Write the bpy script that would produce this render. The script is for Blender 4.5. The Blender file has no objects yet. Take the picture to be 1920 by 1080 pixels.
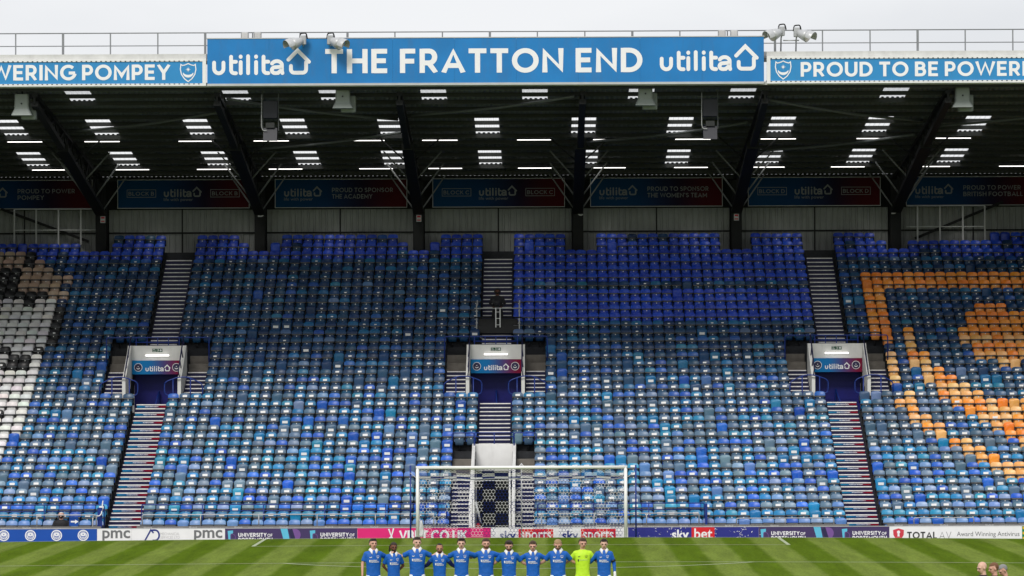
import bpy, math, random
import numpy as np
from mathutils import Vector, Matrix, Euler
R = math.radians
sc = bpy.context.scene
col = sc.collection
random.seed(7)

# ------------------------------------------------------------------ camera
F_PX = 6707.0            # focal length in pixels of a 1920-wide picture
CAM = Vector((0.8, -128.0, 5.96))
cd = bpy.data.cameras.new("camera")
cam = bpy.data.objects.new("camera", cd)
col.objects.link(cam)
cd.sensor_width = 36.0
cd.lens = 36.0 * F_PX / 1920.0
cd.clip_start = 0.5
cd.clip_end = 6000
cam.matrix_world = (Matrix.Translation(CAM) @ Matrix.Rotation(R(0.5), 4, 'Z') @
                    Matrix.Rotation(R(90 + 1.324), 4, 'X') @ Matrix.Rotation(R(-0.20), 4, 'Z'))
sc.camera = cam

# ------------------------------------------------------------------ world: bright overcast sky
SUN_EL, SUN_AZ = R(43), R(196)      # azimuth clockwise from +Y: sun behind the camera, a little left
world = bpy.data.worlds.new("World")
sc.world = world
world.use_nodes = True
nt = world.node_tree
nt.nodes.clear()
n_out = nt.nodes.new("ShaderNodeOutputWorld")
n_bg = nt.nodes.new("ShaderNodeBackground")
n_sky = nt.nodes.new("ShaderNodeTexSky")
n_sky.sky_type = 'NISHITA'
n_sky.sun_disc = False
n_sky.sun_elevation = SUN_EL
n_sky.sun_rotation = SUN_AZ
n_sky.dust_density = 4.0
n_tc = nt.nodes.new("ShaderNodeTexCoord")
n_map = nt.nodes.new("ShaderNodeMapping")
n_map.inputs['Scale'].default_value = (1.6, 1.6, 5.0)
n_noise = nt.nodes.new("ShaderNodeTexNoise")
n_noise.inputs['Scale'].default_value = 2.4
n_noise.inputs['Detail'].default_value = 5
n_ramp = nt.nodes.new("ShaderNodeValToRGB")
n_ramp.color_ramp.elements[0].position = 0.34
n_ramp.color_ramp.elements[0].color = (0.545, 0.560, 0.588, 1)
n_ramp.color_ramp.elements[1].position = 0.62
n_ramp.color_ramp.elements[1].color = (0.675, 0.682, 0.698, 1)
n_scale = nt.nodes.new("ShaderNodeVectorMath")
n_scale.operation = 'SCALE'
n_scale.inputs['Scale'].default_value = 10.0      # cloud deck radiance, before the 0.1 strength below
n_mix = nt.nodes.new("ShaderNodeMix")
n_mix.data_type = 'RGBA'
n_mix.inputs['Factor'].default_value = 0.93
L = nt.links.new
L(n_tc.outputs['Generated'], n_map.inputs['Vector'])
L(n_map.outputs['Vector'], n_noise.inputs['Vector'])
L(n_noise.outputs['Fac'], n_ramp.inputs['Fac'])
L(n_ramp.outputs['Color'], n_scale.inputs[0])
L(n_sky.outputs['Color'], n_mix.inputs['A'])
L(n_scale.outputs['Vector'], n_mix.inputs['B'])
L(n_mix.outputs['Result'], n_bg.inputs['Color'])
n_bg.inputs['Strength'].default_value = 0.1
L(n_bg.outputs['Background'], n_out.inputs['Surface'])

sd = bpy.data.lights.new("sun", 'SUN')
sd.energy = 1.5
sd.angle = R(18)
sd.color = (1.0, 0.965, 0.92)
sun = bpy.data.objects.new("sun", sd)
col.objects.link(sun)
sdir = Vector((math.sin(SUN_AZ) * math.cos(SUN_EL), math.cos(SUN_AZ) * math.cos(SUN_EL), math.sin(SUN_EL)))
sun.rotation_euler = sdir.to_track_quat('Z', 'Y').to_euler()
sun.location = sdir * 150

sc.view_settings.view_transform = 'Standard'
sc.view_settings.look = 'None'
sc.view_settings.exposure = 0.46
sc.view_settings.gamma = 1.0
sc.view_settings.use_curve_mapping = False
sc.cycles.max_bounces = 7
sc.cycles.diffuse_bounces = 4
sc.cycles.transparent_max_bounces = 12
sc.cycles.sample_clamp_indirect = 6.0

# ------------------------------------------------------------------ materials
def lin(r, g, b, k=1.0):
    def f(c):
        c /= 255.0
        return (c / 12.92 if c <= 0.04045 else ((c + 0.055) / 1.055) ** 2.4) * k
    return (f(r), f(g), f(b), 1.0)

MATS = {}
def mat(name, color, rough=0.6, var=0.12, scale=3.0, bump=0.0, bscale=60.0, metal=0.0, spec=0.4, dirt=0.0):
    """Painted / plain surface: base colour broken up by two noises, fine relief."""
    if name in MATS:
        return MATS[name]
    m = bpy.data.materials.new(name)
    m.use_nodes = True
    t = m.node_tree
    p = t.nodes['Principled BSDF']
    p.inputs['Roughness'].default_value = rough
    p.inputs['Metallic'].default_value = metal
    p.inputs['Specular IOR Level'].default_value = spec
    tc = t.nodes.new("ShaderNodeTexCoord")
    geo = t.nodes.new("ShaderNodeNewGeometry")
    nz = t.nodes.new("ShaderNodeTexNoise")
    nz.inputs['Scale'].default_value = scale
    nz.inputs['Detail'].default_value = 6
    t.links.new(geo.outputs['Position'], nz.inputs['Vector'])
    rp = t.nodes.new("ShaderNodeMapRange")
    rp.inputs['From Min'].default_value = 0.25
    rp.inputs['From Max'].default_value = 0.75
    rp.inputs['To Min'].default_value = 1 - var
    rp.inputs['To Max'].default_value = 1 + var
    t.links.new(nz.outputs['Fac'], rp.inputs['Value'])
    vm = t.nodes.new("ShaderNodeVectorMath")
    vm.operation = 'SCALE'
    vm.inputs[0].default_value = color[:3]
    t.links.new(rp.outputs['Result'], vm.inputs['Scale'])
    last = vm.outputs['Vector']
    if dirt > 0:
        n2 = t.nodes.new("ShaderNodeTexNoise")
        n2.inputs['Scale'].default_value = 1.3
        n2.inputs['Detail'].default_value = 9
        n2.inputs['Roughness'].default_value = 0.7
        mp = t.nodes.new("ShaderNodeMapping")
        mp.inputs['Scale'].default_value = (2.2, 1, 0.5)
        t.links.new(geo.outputs['Position'], mp.inputs['Vector'])
        t.links.new(mp.outputs['Vector'], n2.inputs['Vector'])
        r2 = t.nodes.new("ShaderNodeMapRange")
        r2.inputs['From Min'].default_value = 0.5
        r2.inputs['From Max'].default_value = 0.75
        r2.inputs['To Min'].default_value = 0.0
        r2.inputs['To Max'].default_value = dirt
        t.links.new(n2.outputs['Fac'], r2.inputs['Value'])
        mx = t.nodes.new("ShaderNodeMix")
        mx.data_type = 'RGBA'
        mx.inputs['B'].default_value = (0.12, 0.105, 0.085, 1)
        t.links.new(r2.outputs['Result'], mx.inputs['Factor'])
        t.links.new(last, mx.inputs['A'])
        last = mx.outputs['Result']
    t.links.new(last, p.inputs['Base Color'])
    if bump > 0:
        n3 = t.nodes.new("ShaderNodeTexNoise")
        n3.inputs['Scale'].default_value = bscale
        n3.inputs['Detail'].default_value = 4
        t.links.new(geo.outputs['Position'], n3.inputs['Vector'])
        b = t.nodes.new("ShaderNodeBump")
        b.inputs['Strength'].default_value = bump
        b.inputs['Distance'].default_value = 0.02
        t.links.new(n3.outputs['Fac'], b.inputs['Height'])
        t.links.new(b.outputs['Normal'], p.inputs['Normal'])
    MATS[name] = m
    return m

def mat_emit(name, color, strength):
    m = bpy.data.materials.new(name)
    m.use_nodes = True
    p = m.node_tree.nodes['Principled BSDF']
    p.inputs['Base Color'].default_value = (0.8, 0.8, 0.8, 1)
    p.inputs['Emission Color'].default_value = color
    p.inputs['Emission Strength'].default_value = strength
    MATS[name] = m
    return m

def mat_gradient(name, stops, rough=0.6):
    """Printed sheet whose ink runs through several colours from left to right."""
    m = bpy.data.materials.new(name)
    m.use_nodes = True
    t = m.node_tree
    p = t.nodes['Principled BSDF']
    p.inputs['Roughness'].default_value = rough
    p.inputs['Specular IOR Level'].default_value = 0.12
    tc = t.nodes.new("ShaderNodeTexCoord")
    sx = t.nodes.new("ShaderNodeSeparateXYZ")
    t.links.new(tc.outputs['Generated'], sx.inputs[0])
    rp = t.nodes.new("ShaderNodeValToRGB")
    el = rp.color_ramp.elements
    el[0].position, el[0].color = stops[0]
    el[1].position, el[1].color = stops[-1]
    for pos, c in stops[1:-1]:
        e = el.new(pos)
        e.color = c
    t.links.new(sx.outputs['X'], rp.inputs['Fac'])
    t.links.new(rp.outputs['Color'], p.inputs['Base Color'])
    MATS[name] = m
    return m

def mat_seat(name, attribute):
    """Tip-up seat plastic: each seat's own colour, chalky sun-bleaching and scuffs, low gloss."""
    m = bpy.data.materials.new(name)
    m.use_nodes = True
    t = m.node_tree
    p = t.nodes['Principled BSDF']
    p.inputs['Roughness'].default_value = 0.36
    p.inputs['Specular IOR Level'].default_value = 0.4
    if attribute:
        c = t.nodes.new("ShaderNodeAttribute")
        c.attribute_name = "Col"
    else:
        c = t.nodes.new("ShaderNodeObjectInfo")
    geo = t.nodes.new("ShaderNodeNewGeometry")
    nz = t.nodes.new("ShaderNodeTexNoise")
    nz.inputs['Scale'].default_value = 9.0
    nz.inputs['Detail'].default_value = 7
    nz.inputs['Roughness'].default_value = 0.65
    t.links.new(geo.outputs['Position'], nz.inputs['Vector'])
    rp = t.nodes.new("ShaderNodeMapRange")
    rp.inputs['From Min'].default_value = 0.42
    rp.inputs['From Max'].default_value = 0.75
    rp.inputs['To Min'].default_value = 0.0
    rp.inputs['To Max'].default_value = 0.16
    t.links.new(nz.outputs['Fac'], rp.inputs['Value'])
    hs = t.nodes.new("ShaderNodeHueSaturation")
    hs.inputs['Saturation'].default_value = 0.45
    hs.inputs['Value'].default_value = 1.5
    t.links.new(c.outputs['Color'], hs.inputs['Color'])
    mx = t.nodes.new("ShaderNodeMix")
    mx.data_type = 'RGBA'
    t.links.new(rp.outputs['Result'], mx.inputs['Factor'])
    t.links.new(c.outputs['Color'], mx.inputs['A'])
    t.links.new(hs.outputs['Color'], mx.inputs['B'])
    t.links.new(mx.outputs['Result'], p.inputs['Base Color'])
    MATS[name] = m
    return m

M = MATS
mat('white_paint', (0.80, 0.80, 0.79, 1), 0.45, 0.05, dirt=0.12)
mat('cream_wall', (0.68, 0.68, 0.655, 1), 0.7, 0.06, dirt=0.18)
mat('white_letters', (0.86, 0.86, 0.87, 1), 0.4, 0.03)
mat('sign_blue', lin(26, 122, 190), 0.38, 0.10, 0.9, dirt=0.16)
mat('sign_blue_light', lin(46, 138, 198), 0.38, 0.06, 0.7, dirt=0.10)
mat('navy_paint', lin(9, 13, 62), 0.5, 0.15)
mat('blue_steel', lin(22, 50, 128), 0.4, 0.12)
mat('grey_steel', (0.13, 0.14, 0.145, 1), 0.5, 0.12)
mat('brace_steel', (0.26, 0.27, 0.27, 1), 0.5, 0.15)
mat('door_navy', lin(18, 22, 118), 0.5, 0.15)
mat('rail_grey', (0.22, 0.23, 0.24, 1), 0.5, 0.12)
mat('galvanised', (0.42, 0.43, 0.44, 1), 0.45, 0.15, metal=0.3)
mat('dark_steel', (0.017, 0.018, 0.018, 1), 0.6, 0.2, spec=0.15)
mat('light_steel', (0.50, 0.51, 0.51, 1), 0.45, 0.1)
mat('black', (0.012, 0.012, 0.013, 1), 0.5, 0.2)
mat('black_plastic', (0.022, 0.023, 0.026, 1), 0.4, 0.2)
mat('speaker_dark', (0.016, 0.017, 0.026, 1), 0.5, 0.15)
mat('speaker_grey', (0.28, 0.31, 0.30, 1), 0.55, 0.06)
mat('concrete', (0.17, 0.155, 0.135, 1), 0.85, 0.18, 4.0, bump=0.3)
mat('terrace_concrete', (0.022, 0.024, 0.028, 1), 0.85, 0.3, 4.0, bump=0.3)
mat('roof_sheet', (0.21, 0.22, 0.21, 1), 0.6, 0.2, 1.5)
mat('purlin', (0.028, 0.030, 0.030, 1), 0.5, 0.2)
mat('wall_sheet', (0.27, 0.285, 0.270, 1), 0.6, 0.12, 1.2, dirt=0.35)
mat('strip_grey', (0.19, 0.185, 0.18, 1), 0.5, 0.1)
mat('board_white', (0.86, 0.86, 0.86, 1), 0.4, 0.04)
mat('board_blue', lin(20, 78, 170), 0.4, 0.05)
mat('board_navy', lin(42, 46, 132), 0.4, 0.06)
mat('board_purple', lin(68, 54, 98), 0.4, 0.05)
mat('board_pink', lin(226, 38, 120), 0.4, 0.04)
mat('board_green', lin(10, 130, 70), 0.4, 0.05)
mat('print_red', lin(214, 32, 44), 0.4, 0.04)
mat('print_shield', lin(206, 60, 76), 0.4, 0.04)
mat('print_cyan', lin(96, 190, 220), 0.4, 0.04)
mat('print_violet', lin(120, 84, 150), 0.4, 0.04)
mat('print_deep', lin(44, 40, 78), 0.4, 0.04)
mat('print_sky', lin(28, 46, 128), 0.4, 0.04)
mat('print_black', (0.03, 0.03, 0.032, 1), 0.4, 0.04)
mat('print_grey', (0.16, 0.165, 0.17, 1), 0.4, 0.04)
mat('print_yellow', lin(240, 190, 20), 0.4, 0.04)
mat('print_silver', (0.55, 0.55, 0.55, 1), 0.4, 0.04)
mat('print_dim', (0.26, 0.27, 0.27, 1), 0.6, 0.04, spec=0.1)
mat('line_paint', (0.40, 0.45, 0.30, 1), 0.8, 0.2, 9.0)
mat('exit_green', lin(14, 74, 50), 0.4, 0.05)
mat('nosing', (0.86, 0.84, 0.82, 1), 0.6, 0.15, 6.0, dirt=0.15)
mat('bracket', (0.016, 0.017, 0.02, 1), 0.45, 0.2)
mat('sticker', (0.80, 0.80, 0.80, 1), 0.5, 0.06)
mat('net_white', (0.84, 0.84, 0.84, 1), 0.6, 0.03)
mat('net_blue', lin(20, 44, 120), 0.6, 0.03)
mat('post_white', (0.82, 0.82, 0.81, 1), 0.3, 0.03)
mat('flood_shell', (0.50, 0.51, 0.52, 1), 0.4, 0.08, metal=0.2)
mat('flood_lens', (0.72, 0.66, 0.60, 1), 0.2, 0.05)
mat('roof_top', (0.60, 0.60, 0.585, 1), 0.6, 0.1, dirt=0.2)
mat('timber_red', (0.09, 0.03, 0.022, 1), 0.7, 0.2)
mat('extinguisher', lin(150, 14, 24), 0.35, 0.05)
mat_emit('tube_light', (1.0, 0.97, 0.93, 1), 1.7)
mat_gradient('banner_print', [(0.0, lin(4, 66, 108)), (0.38, lin(4, 56, 100)), (0.66, lin(28, 16, 44)), (0.86, lin(70, 4, 14)), (1.0, lin(80, 4, 14))])
mat_gradient('riser_print', [(0.0, lin(30, 132, 178)), (0.3, lin(28, 98, 150)), (0.6, lin(48, 42, 100)), (0.8, lin(126, 12, 40)), (1.0, lin(142, 12, 34))])
mat_gradient('entrance_print', [(0.0, lin(24, 128, 190)), (0.35, lin(28, 116, 180)), (0.62, lin(80, 74, 130)), (0.9, lin(124, 24, 62)), (1.0, lin(126, 22, 56))])
mat_seat('seat_plastic', False)
mat_seat('seat_plastic_mass', True)

# translucent roof light sheet: daylight really passes through it
m = bpy.data.materials.new('rooflight')
m.use_nodes = True
t = m.node_tree
t.nodes.clear()
o_ = t.nodes.new("ShaderNodeOutputMaterial")
tl = t.nodes.new("ShaderNodeBsdfTranslucent")
tl.inputs['Color'].default_value = (0.95, 0.95, 0.94, 1)
tp = t.nodes.new("ShaderNodeBsdfTransparent")
tp.inputs['Color'].default_value = (0.95, 0.95, 0.95, 1)
ms = t.nodes.new("ShaderNodeMixShader")
ms.inputs['Fac'].default_value = 0.55
t.links.new(tl.outputs[0], ms.inputs[1])
t.links.new(tp.outputs[0], ms.inputs[2])
t.links.new(ms.outputs[0], o_.inputs['Surface'])
M['rooflight'] = m

# mown pitch: stripes about a metre wide along the field, worn and mottled
m = bpy.data.materials.new('grass')
m.use_nodes = True
t = m.node_tree
p = t.nodes['Principled BSDF']
p.inputs['Roughness'].default_value = 0.85
p.inputs['Specular IOR Level'].default_value = 0.02
geo = t.nodes.new("ShaderNodeNewGeometry")
sx = t.nodes.new("ShaderNodeSeparateXYZ")
t.links.new(geo.outputs['Position'], sx.inputs[0])
wob = t.nodes.new("ShaderNodeTexNoise")
wob.inputs['Scale'].default_value = 1.1
wob.inputs['Detail'].default_value = 3
t.links.new(geo.outputs['Position'], wob.inputs['Vector'])
ad = t.nodes.new("ShaderNodeMath"); ad.operation = 'MULTIPLY_ADD'
t.links.new(wob.outputs['Fac'], ad.inputs[0])
ad.inputs[1].default_value = 0.22
t.links.new(sx.outputs['X'], ad.inputs[2])
sn = t.nodes.new("ShaderNodeMath"); sn.operation = 'MULTIPLY'
sn.inputs[1].default_value = math.pi / 1.02
t.links.new(ad.outputs[0], sn.inputs[0])
sn2 = t.nodes.new("ShaderNodeMath"); sn2.operation = 'SINE'
t.links.new(sn.outputs[0], sn2.inputs[0])
mr = t.nodes.new("ShaderNodeMapRange")
mr.interpolation_type = 'SMOOTHSTEP'
mr.inputs['From Min'].default_value = -0.35
mr.inputs['From Max'].default_value = 0.35
t.links.new(sn2.outputs[0], mr.inputs['Value'])
mx = t.nodes.new("ShaderNodeMix"); mx.data_type = 'RGBA'
mx.inputs['A'].default_value = (0.084, 0.136, 0.008, 1)
mx.inputs['B'].default_value = (0.148, 0.200, 0.036, 1)
t.links.new(mr.outputs['Result'], mx.inputs['Factor'])
mp = t.nodes.new("ShaderNodeMapping")
mp.inputs['Scale'].default_value = (0.9, 0.10, 1)
t.links.new(geo.outputs['Position'], mp.inputs['Vector'])
n1 = t.nodes.new("ShaderNodeTexNoise"); n1.inputs['Scale'].default_value = 2.0; n1.inputs['Detail'].default_value = 8; n1.inputs['Roughness'].default_value = 0.7
t.links.new(mp.outputs['Vector'], n1.inputs['Vector'])
mp2 = t.nodes.new("ShaderNodeMapping")
mp2.inputs['Scale'].default_value = (6.0, 1.2, 1)
t.links.new(geo.outputs['Position'], mp2.inputs['Vector'])
n2 = t.nodes.new("ShaderNodeTexNoise"); n2.inputs['Scale'].default_value = 2.5; n2.inputs['Detail'].default_value = 6; n2.inputs['Roughness'].default_value = 0.75
t.links.new(mp2.outputs['Vector'], n2.inputs['Vector'])
sm = t.nodes.new("ShaderNodeMath"); sm.operation = 'ADD'
t.links.new(n1.outputs['Fac'], sm.inputs[0]); t.links.new(n2.outputs['Fac'], sm.inputs[1])
r3 = t.nodes.new("ShaderNodeMapRange")
r3.inputs['From Min'].default_value = 0.6; r3.inputs['From Max'].default_value = 1.4
r3.inputs['To Min'].default_value = 0.50; r3.inputs['To Max'].default_value = 1.50
t.links.new(sm.outputs[0], r3.inputs['Value'])
v3 = t.nodes.new("ShaderNodeVectorMath"); v3.operation = 'SCALE'
t.links.new(mx.outputs['Result'], v3.inputs[0]); t.links.new(r3.outputs['Result'], v3.inputs['Scale'])
t.links.new(v3.outputs['Vector'], p.inputs['Base Color'])
M['grass'] = m
mat('ground', (0.09, 0.088, 0.085, 1), 0.9, 0.25, 0.8)

# ------------------------------------------------------------------ mesh helpers
class MB:
    def __init__(s):
        s.v, s.f, s.mi, s.cur = [], [], [], 0
    def add(s, vs, fs):
        b = len(s.v)
        s.v.extend([tuple(v) for v in vs])
        for f in fs:
            s.f.append(tuple(i + b for i in f))
            s.mi.append(s.cur)
        return s
    def box(s, x0, x1, y0, y1, z0, z1):
        vs = [(x, y, z) for z in (z0, z1) for y in (y0, y1) for x in (x0, x1)]
        return s.add(vs, [(0, 2, 3, 1), (4, 5, 7, 6), (0, 1, 5, 4), (2, 6, 7, 3), (0, 4, 6, 2), (1, 3, 7, 5)])
    def bbox(s, x0, x1, y0, y1, z0, z1, b=0.01):
        """box with chamfered edges (both ends of the vertical edges cut)"""
        P = [(x0 + b, y0), (x1 - b, y0), (x1, y0 + b), (x1, y1 - b), (x1 - b, y1), (x0 + b, y1), (x0, y1 - b), (x0, y0 + b)]
        cx, cy = (x0 + x1) / 2, (y0 + y1) / 2
        Q = [(x - math.copysign(b, x - cx), y - math.copysign(b, y - cy)) for x, y in P]
        vs = [(x, y, z0) for x, y in Q] + [(x, y, z0 + b) for x, y in P] + [(x, y, z1 - b) for x, y in P] + [(x, y, z1) for x, y in Q]
        fs = [tuple(range(7, -1, -1)), tuple(range(24, 32))]
        for k in range(3):
            for i in range(8):
                j = (i + 1) % 8
                fs.append((k * 8 + i, k * 8 + j, k * 8 + 8 + j, k * 8 + 8 + i))
        return s.add(vs, fs)
    def prism_x(s, poly, x0, x1):      # poly in (y, z)
        n = len(poly)
        vs = [(x0, y, z) for y, z in poly] + [(x1, y, z) for y, z in poly]
        fs = [tuple(range(n)), tuple(range(2 * n - 1, n - 1, -1))] + [(i, i + n, (i + 1) % n + n, (i + 1) % n) for i in range(n)]
        return s.add(vs, fs)
    def prism_y(s, poly, y0, y1):      # poly in (x, z), first face looks towards -y
        n = len(poly)
        vs = [(x, y0, z) for x, z in poly] + [(x, y1, z) for x, z in poly]
        fs = [tuple(range(n)), tuple(range(2 * n - 1, n - 1, -1))] + [(i, i + n, (i + 1) % n + n, (i + 1) % n) for i in range(n)]
        return s.add(vs, fs)
    def tube(s, path, r, n=8, closed=False, cap=True, r_end=None):
        P = [Vector(p) for p in path]
        m = len(P)
        rings = []
        up = Vector((0, 0, 1))
        for i in range(m):
            a = P[i - 1] if (i > 0 or closed) else P[i]
            b = P[(i + 1) % m] if (i < m - 1 or closed) else P[i]
            d = (b - a).normalized()
            ref = up if abs(d.z) < 0.95 else Vector((0, 1, 0))
            u = d.cross(ref).normalized()
            w = u.cross(d).normalized()
            rr = r if r_end is None else r + (r_end - r) * i / max(1, m - 1)
            rings.append([P[i] + (u * math.cos(2 * math.pi * k / n) + w * math.sin(2 * math.pi * k / n)) * rr for k in range(n)])
        vs = [v for ring in rings for v in ring]
        fs = []
        for i in range(m if closed else m - 1):
            j = (i + 1) % m
            for k in range(n):
                fs.append((i * n + k, i * n + (k + 1) % n, j * n + (k + 1) % n, j * n + k))
        if cap and not closed:
            fs.append(tuple(range(n - 1, -1, -1)))
            fs.append(tuple(range((m - 1) * n, m * n)))
        return s.add(vs, fs)
    def bar(s, p, q, w, h):            # rectangular bar between two points
        p, q = Vector(p), Vector(q)
        d = (q - p).normalized()
        ref = Vector((0, 0, 1)) if abs(d.z) < 0.95 else Vector((0, 1, 0))
        u = d.cross(ref).normalized() * (w / 2)
        t_ = u.cross(d).normalized() * (h / 2)
        vs = [p - u - t_, p + u - t_, p + u + t_, p - u + t_, q - u - t_, q + u - t_, q + u + t_, q - u + t_]
        return s.add(vs, [(3, 2, 1, 0), (4, 5, 6, 7), (0, 1, 5, 4), (1, 2, 6, 5), (2, 3, 7, 6), (3, 0, 4, 7)])
    def loft(s, rings, cap=True):
        n = len(rings[0])
        vs = [v for r_ in rings for v in r_]
        fs = []
        for i in range(len(rings) - 1):
            for k in range(n):
                fs.append((i * n + k, i * n + (k + 1) % n, (i + 1) * n + (k + 1) % n, (i + 1) * n + k))
        if cap:
            fs.append(tuple(range(n - 1, -1, -1)))
            fs.append(tuple(range((len(rings) - 1) * n, len(rings) * n)))
        return s.add(vs, fs)
    def capsule(s, p, q, r0, r1, n=10, sy=1.0):
        """tapered capsule, closed; sy squashes it front to back"""
        p, q = Vector(p), Vector(q)
        d = (q - p)
        d = d.normalized() if d.length > 1e-6 else Vector((0, 0, 1))
        ref = Vector((0, 0, 1)) if abs(d.z) < 0.9 else Vector((0, 1, 0))
        u = d.cross(ref).normalized(); w = u.cross(d).normalized()
        rings = []
        for a in (-80, -50, -20):
            rings.append((p + d * r0 * math.sin(R(a)), r0 * math.cos(R(a))))
        rings.append((p, r0)); rings.append((q, r1))
        for a in (20, 50, 80):
            rings.append((q + d * r1 * math.sin(R(a)), r1 * math.cos(R(a))))
        out = []
        for c, rr in rings:
            ring = []
            for k in range(n):
                o = (u * math.cos(2 * math.pi * k / n) + w * math.sin(2 * math.pi * k / n)) * rr
                o.y *= sy
                ring.append(c + o)
            out.append(ring)
        return s.loft(out)
    def ellipsoid(s, c, rx, ry, rz, n=12, m=8, mtx=None, keep=None):
        vs, fs = [], []
        for i in range(m + 1):
            th = math.pi * i / m
            for k in range(n):
                ph = 2 * math.pi * k / n
                st = max(math.sin(th), 0.02)
                vs.append(Vector((rx * st * math.cos(ph), ry * st * math.sin(ph), rz * math.cos(th))))
        for i in range(m):
            for k in range(n):
                q = (i * n + k, (i + 1) * n + k, (i + 1) * n + (k + 1) % n, i * n + (k + 1) % n)
                if keep is None or keep(sum((vs[j] for j in q), Vector()) / 4):
                    fs.append(q)
        if keep is None:
            fs.append(tuple(range(n - 1, -1, -1))[::-1]); fs.append(tuple(range(m * n, (m + 1) * n))[::-1])
        c = Vector(c)
        vs = [(mtx @ v if mtx else v) + c for v in vs]
        return s.add(vs, fs)
    def mesh(s, name, mats):
        me = bpy.data.meshes.new(name)
        me.from_pydata(s.v, [], s.f)
        for m_ in (mats if isinstance(mats, (list, tuple)) else [mats]):
            me.materials.append(M[m_] if isinstance(m_, str) else m_)
        if max(s.mi, default=0) > 0:
            me.polygons.foreach_set('material_index', s.mi)
        me.update()
        return me
    def build(s, name, mats, parent=None, smooth=False):
        me = s.mesh(name, mats)
        if smooth:
            me.polygons.foreach_set('use_smooth', [True] * len(me.polygons))
        return put(name, me, parent)

def put(name, data, parent=None, loc=None):
    o = bpy.data.objects.new(name, data)
    col.objects.link(o)
    if parent is not None:
        o.parent = parent
    if loc is not None:
        o.location = loc
    return o

def tag(o, label=None, cat=None, group=None, kind=None):
    if label: o['label'] = label
    if cat: o['category'] = cat
    if group: o['group'] = group
    if kind: o['kind'] = kind
    return o

def empty(name, loc=(0, 0, 0)):
    o = bpy.data.objects.new(name, None)
    o.empty_display_size = 0.2
    col.objects.link(o)
    o.location = loc
    return o

def part(parent, name, mb, mats, smooth=False):
    """mesh given in world coordinates, hung under a thing whose empty sits at its base"""
    o = mb.build(name, mats, parent, smooth)
    o.matrix_parent_inverse = Matrix.Translation(-base_of(parent))
    return o

def base_of(o):
    v = Vector(o.location)
    while o.parent is not None:
        if o.matrix_parent_inverse != Matrix.Identity(4):
            return Vector((0, 0, 0))      # already baked in world coordinates
        o = o.parent
        v += Vector(o.location)
    return v

def smooth_angle(o):
    o.data.polygons.foreach_set('use_smooth', [True] * len(o.data.polygons))

# ------------------------------------------------------------------ lettering
def arc(cx, cy, rx, ry, a0, a1, n=10):
    return [(cx + rx * math.cos(R(a0 + (a1 - a0) * i / n)), cy + ry * math.sin(R(a0 + (a1 - a0) * i / n))) for i in range(n + 1)]

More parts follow.
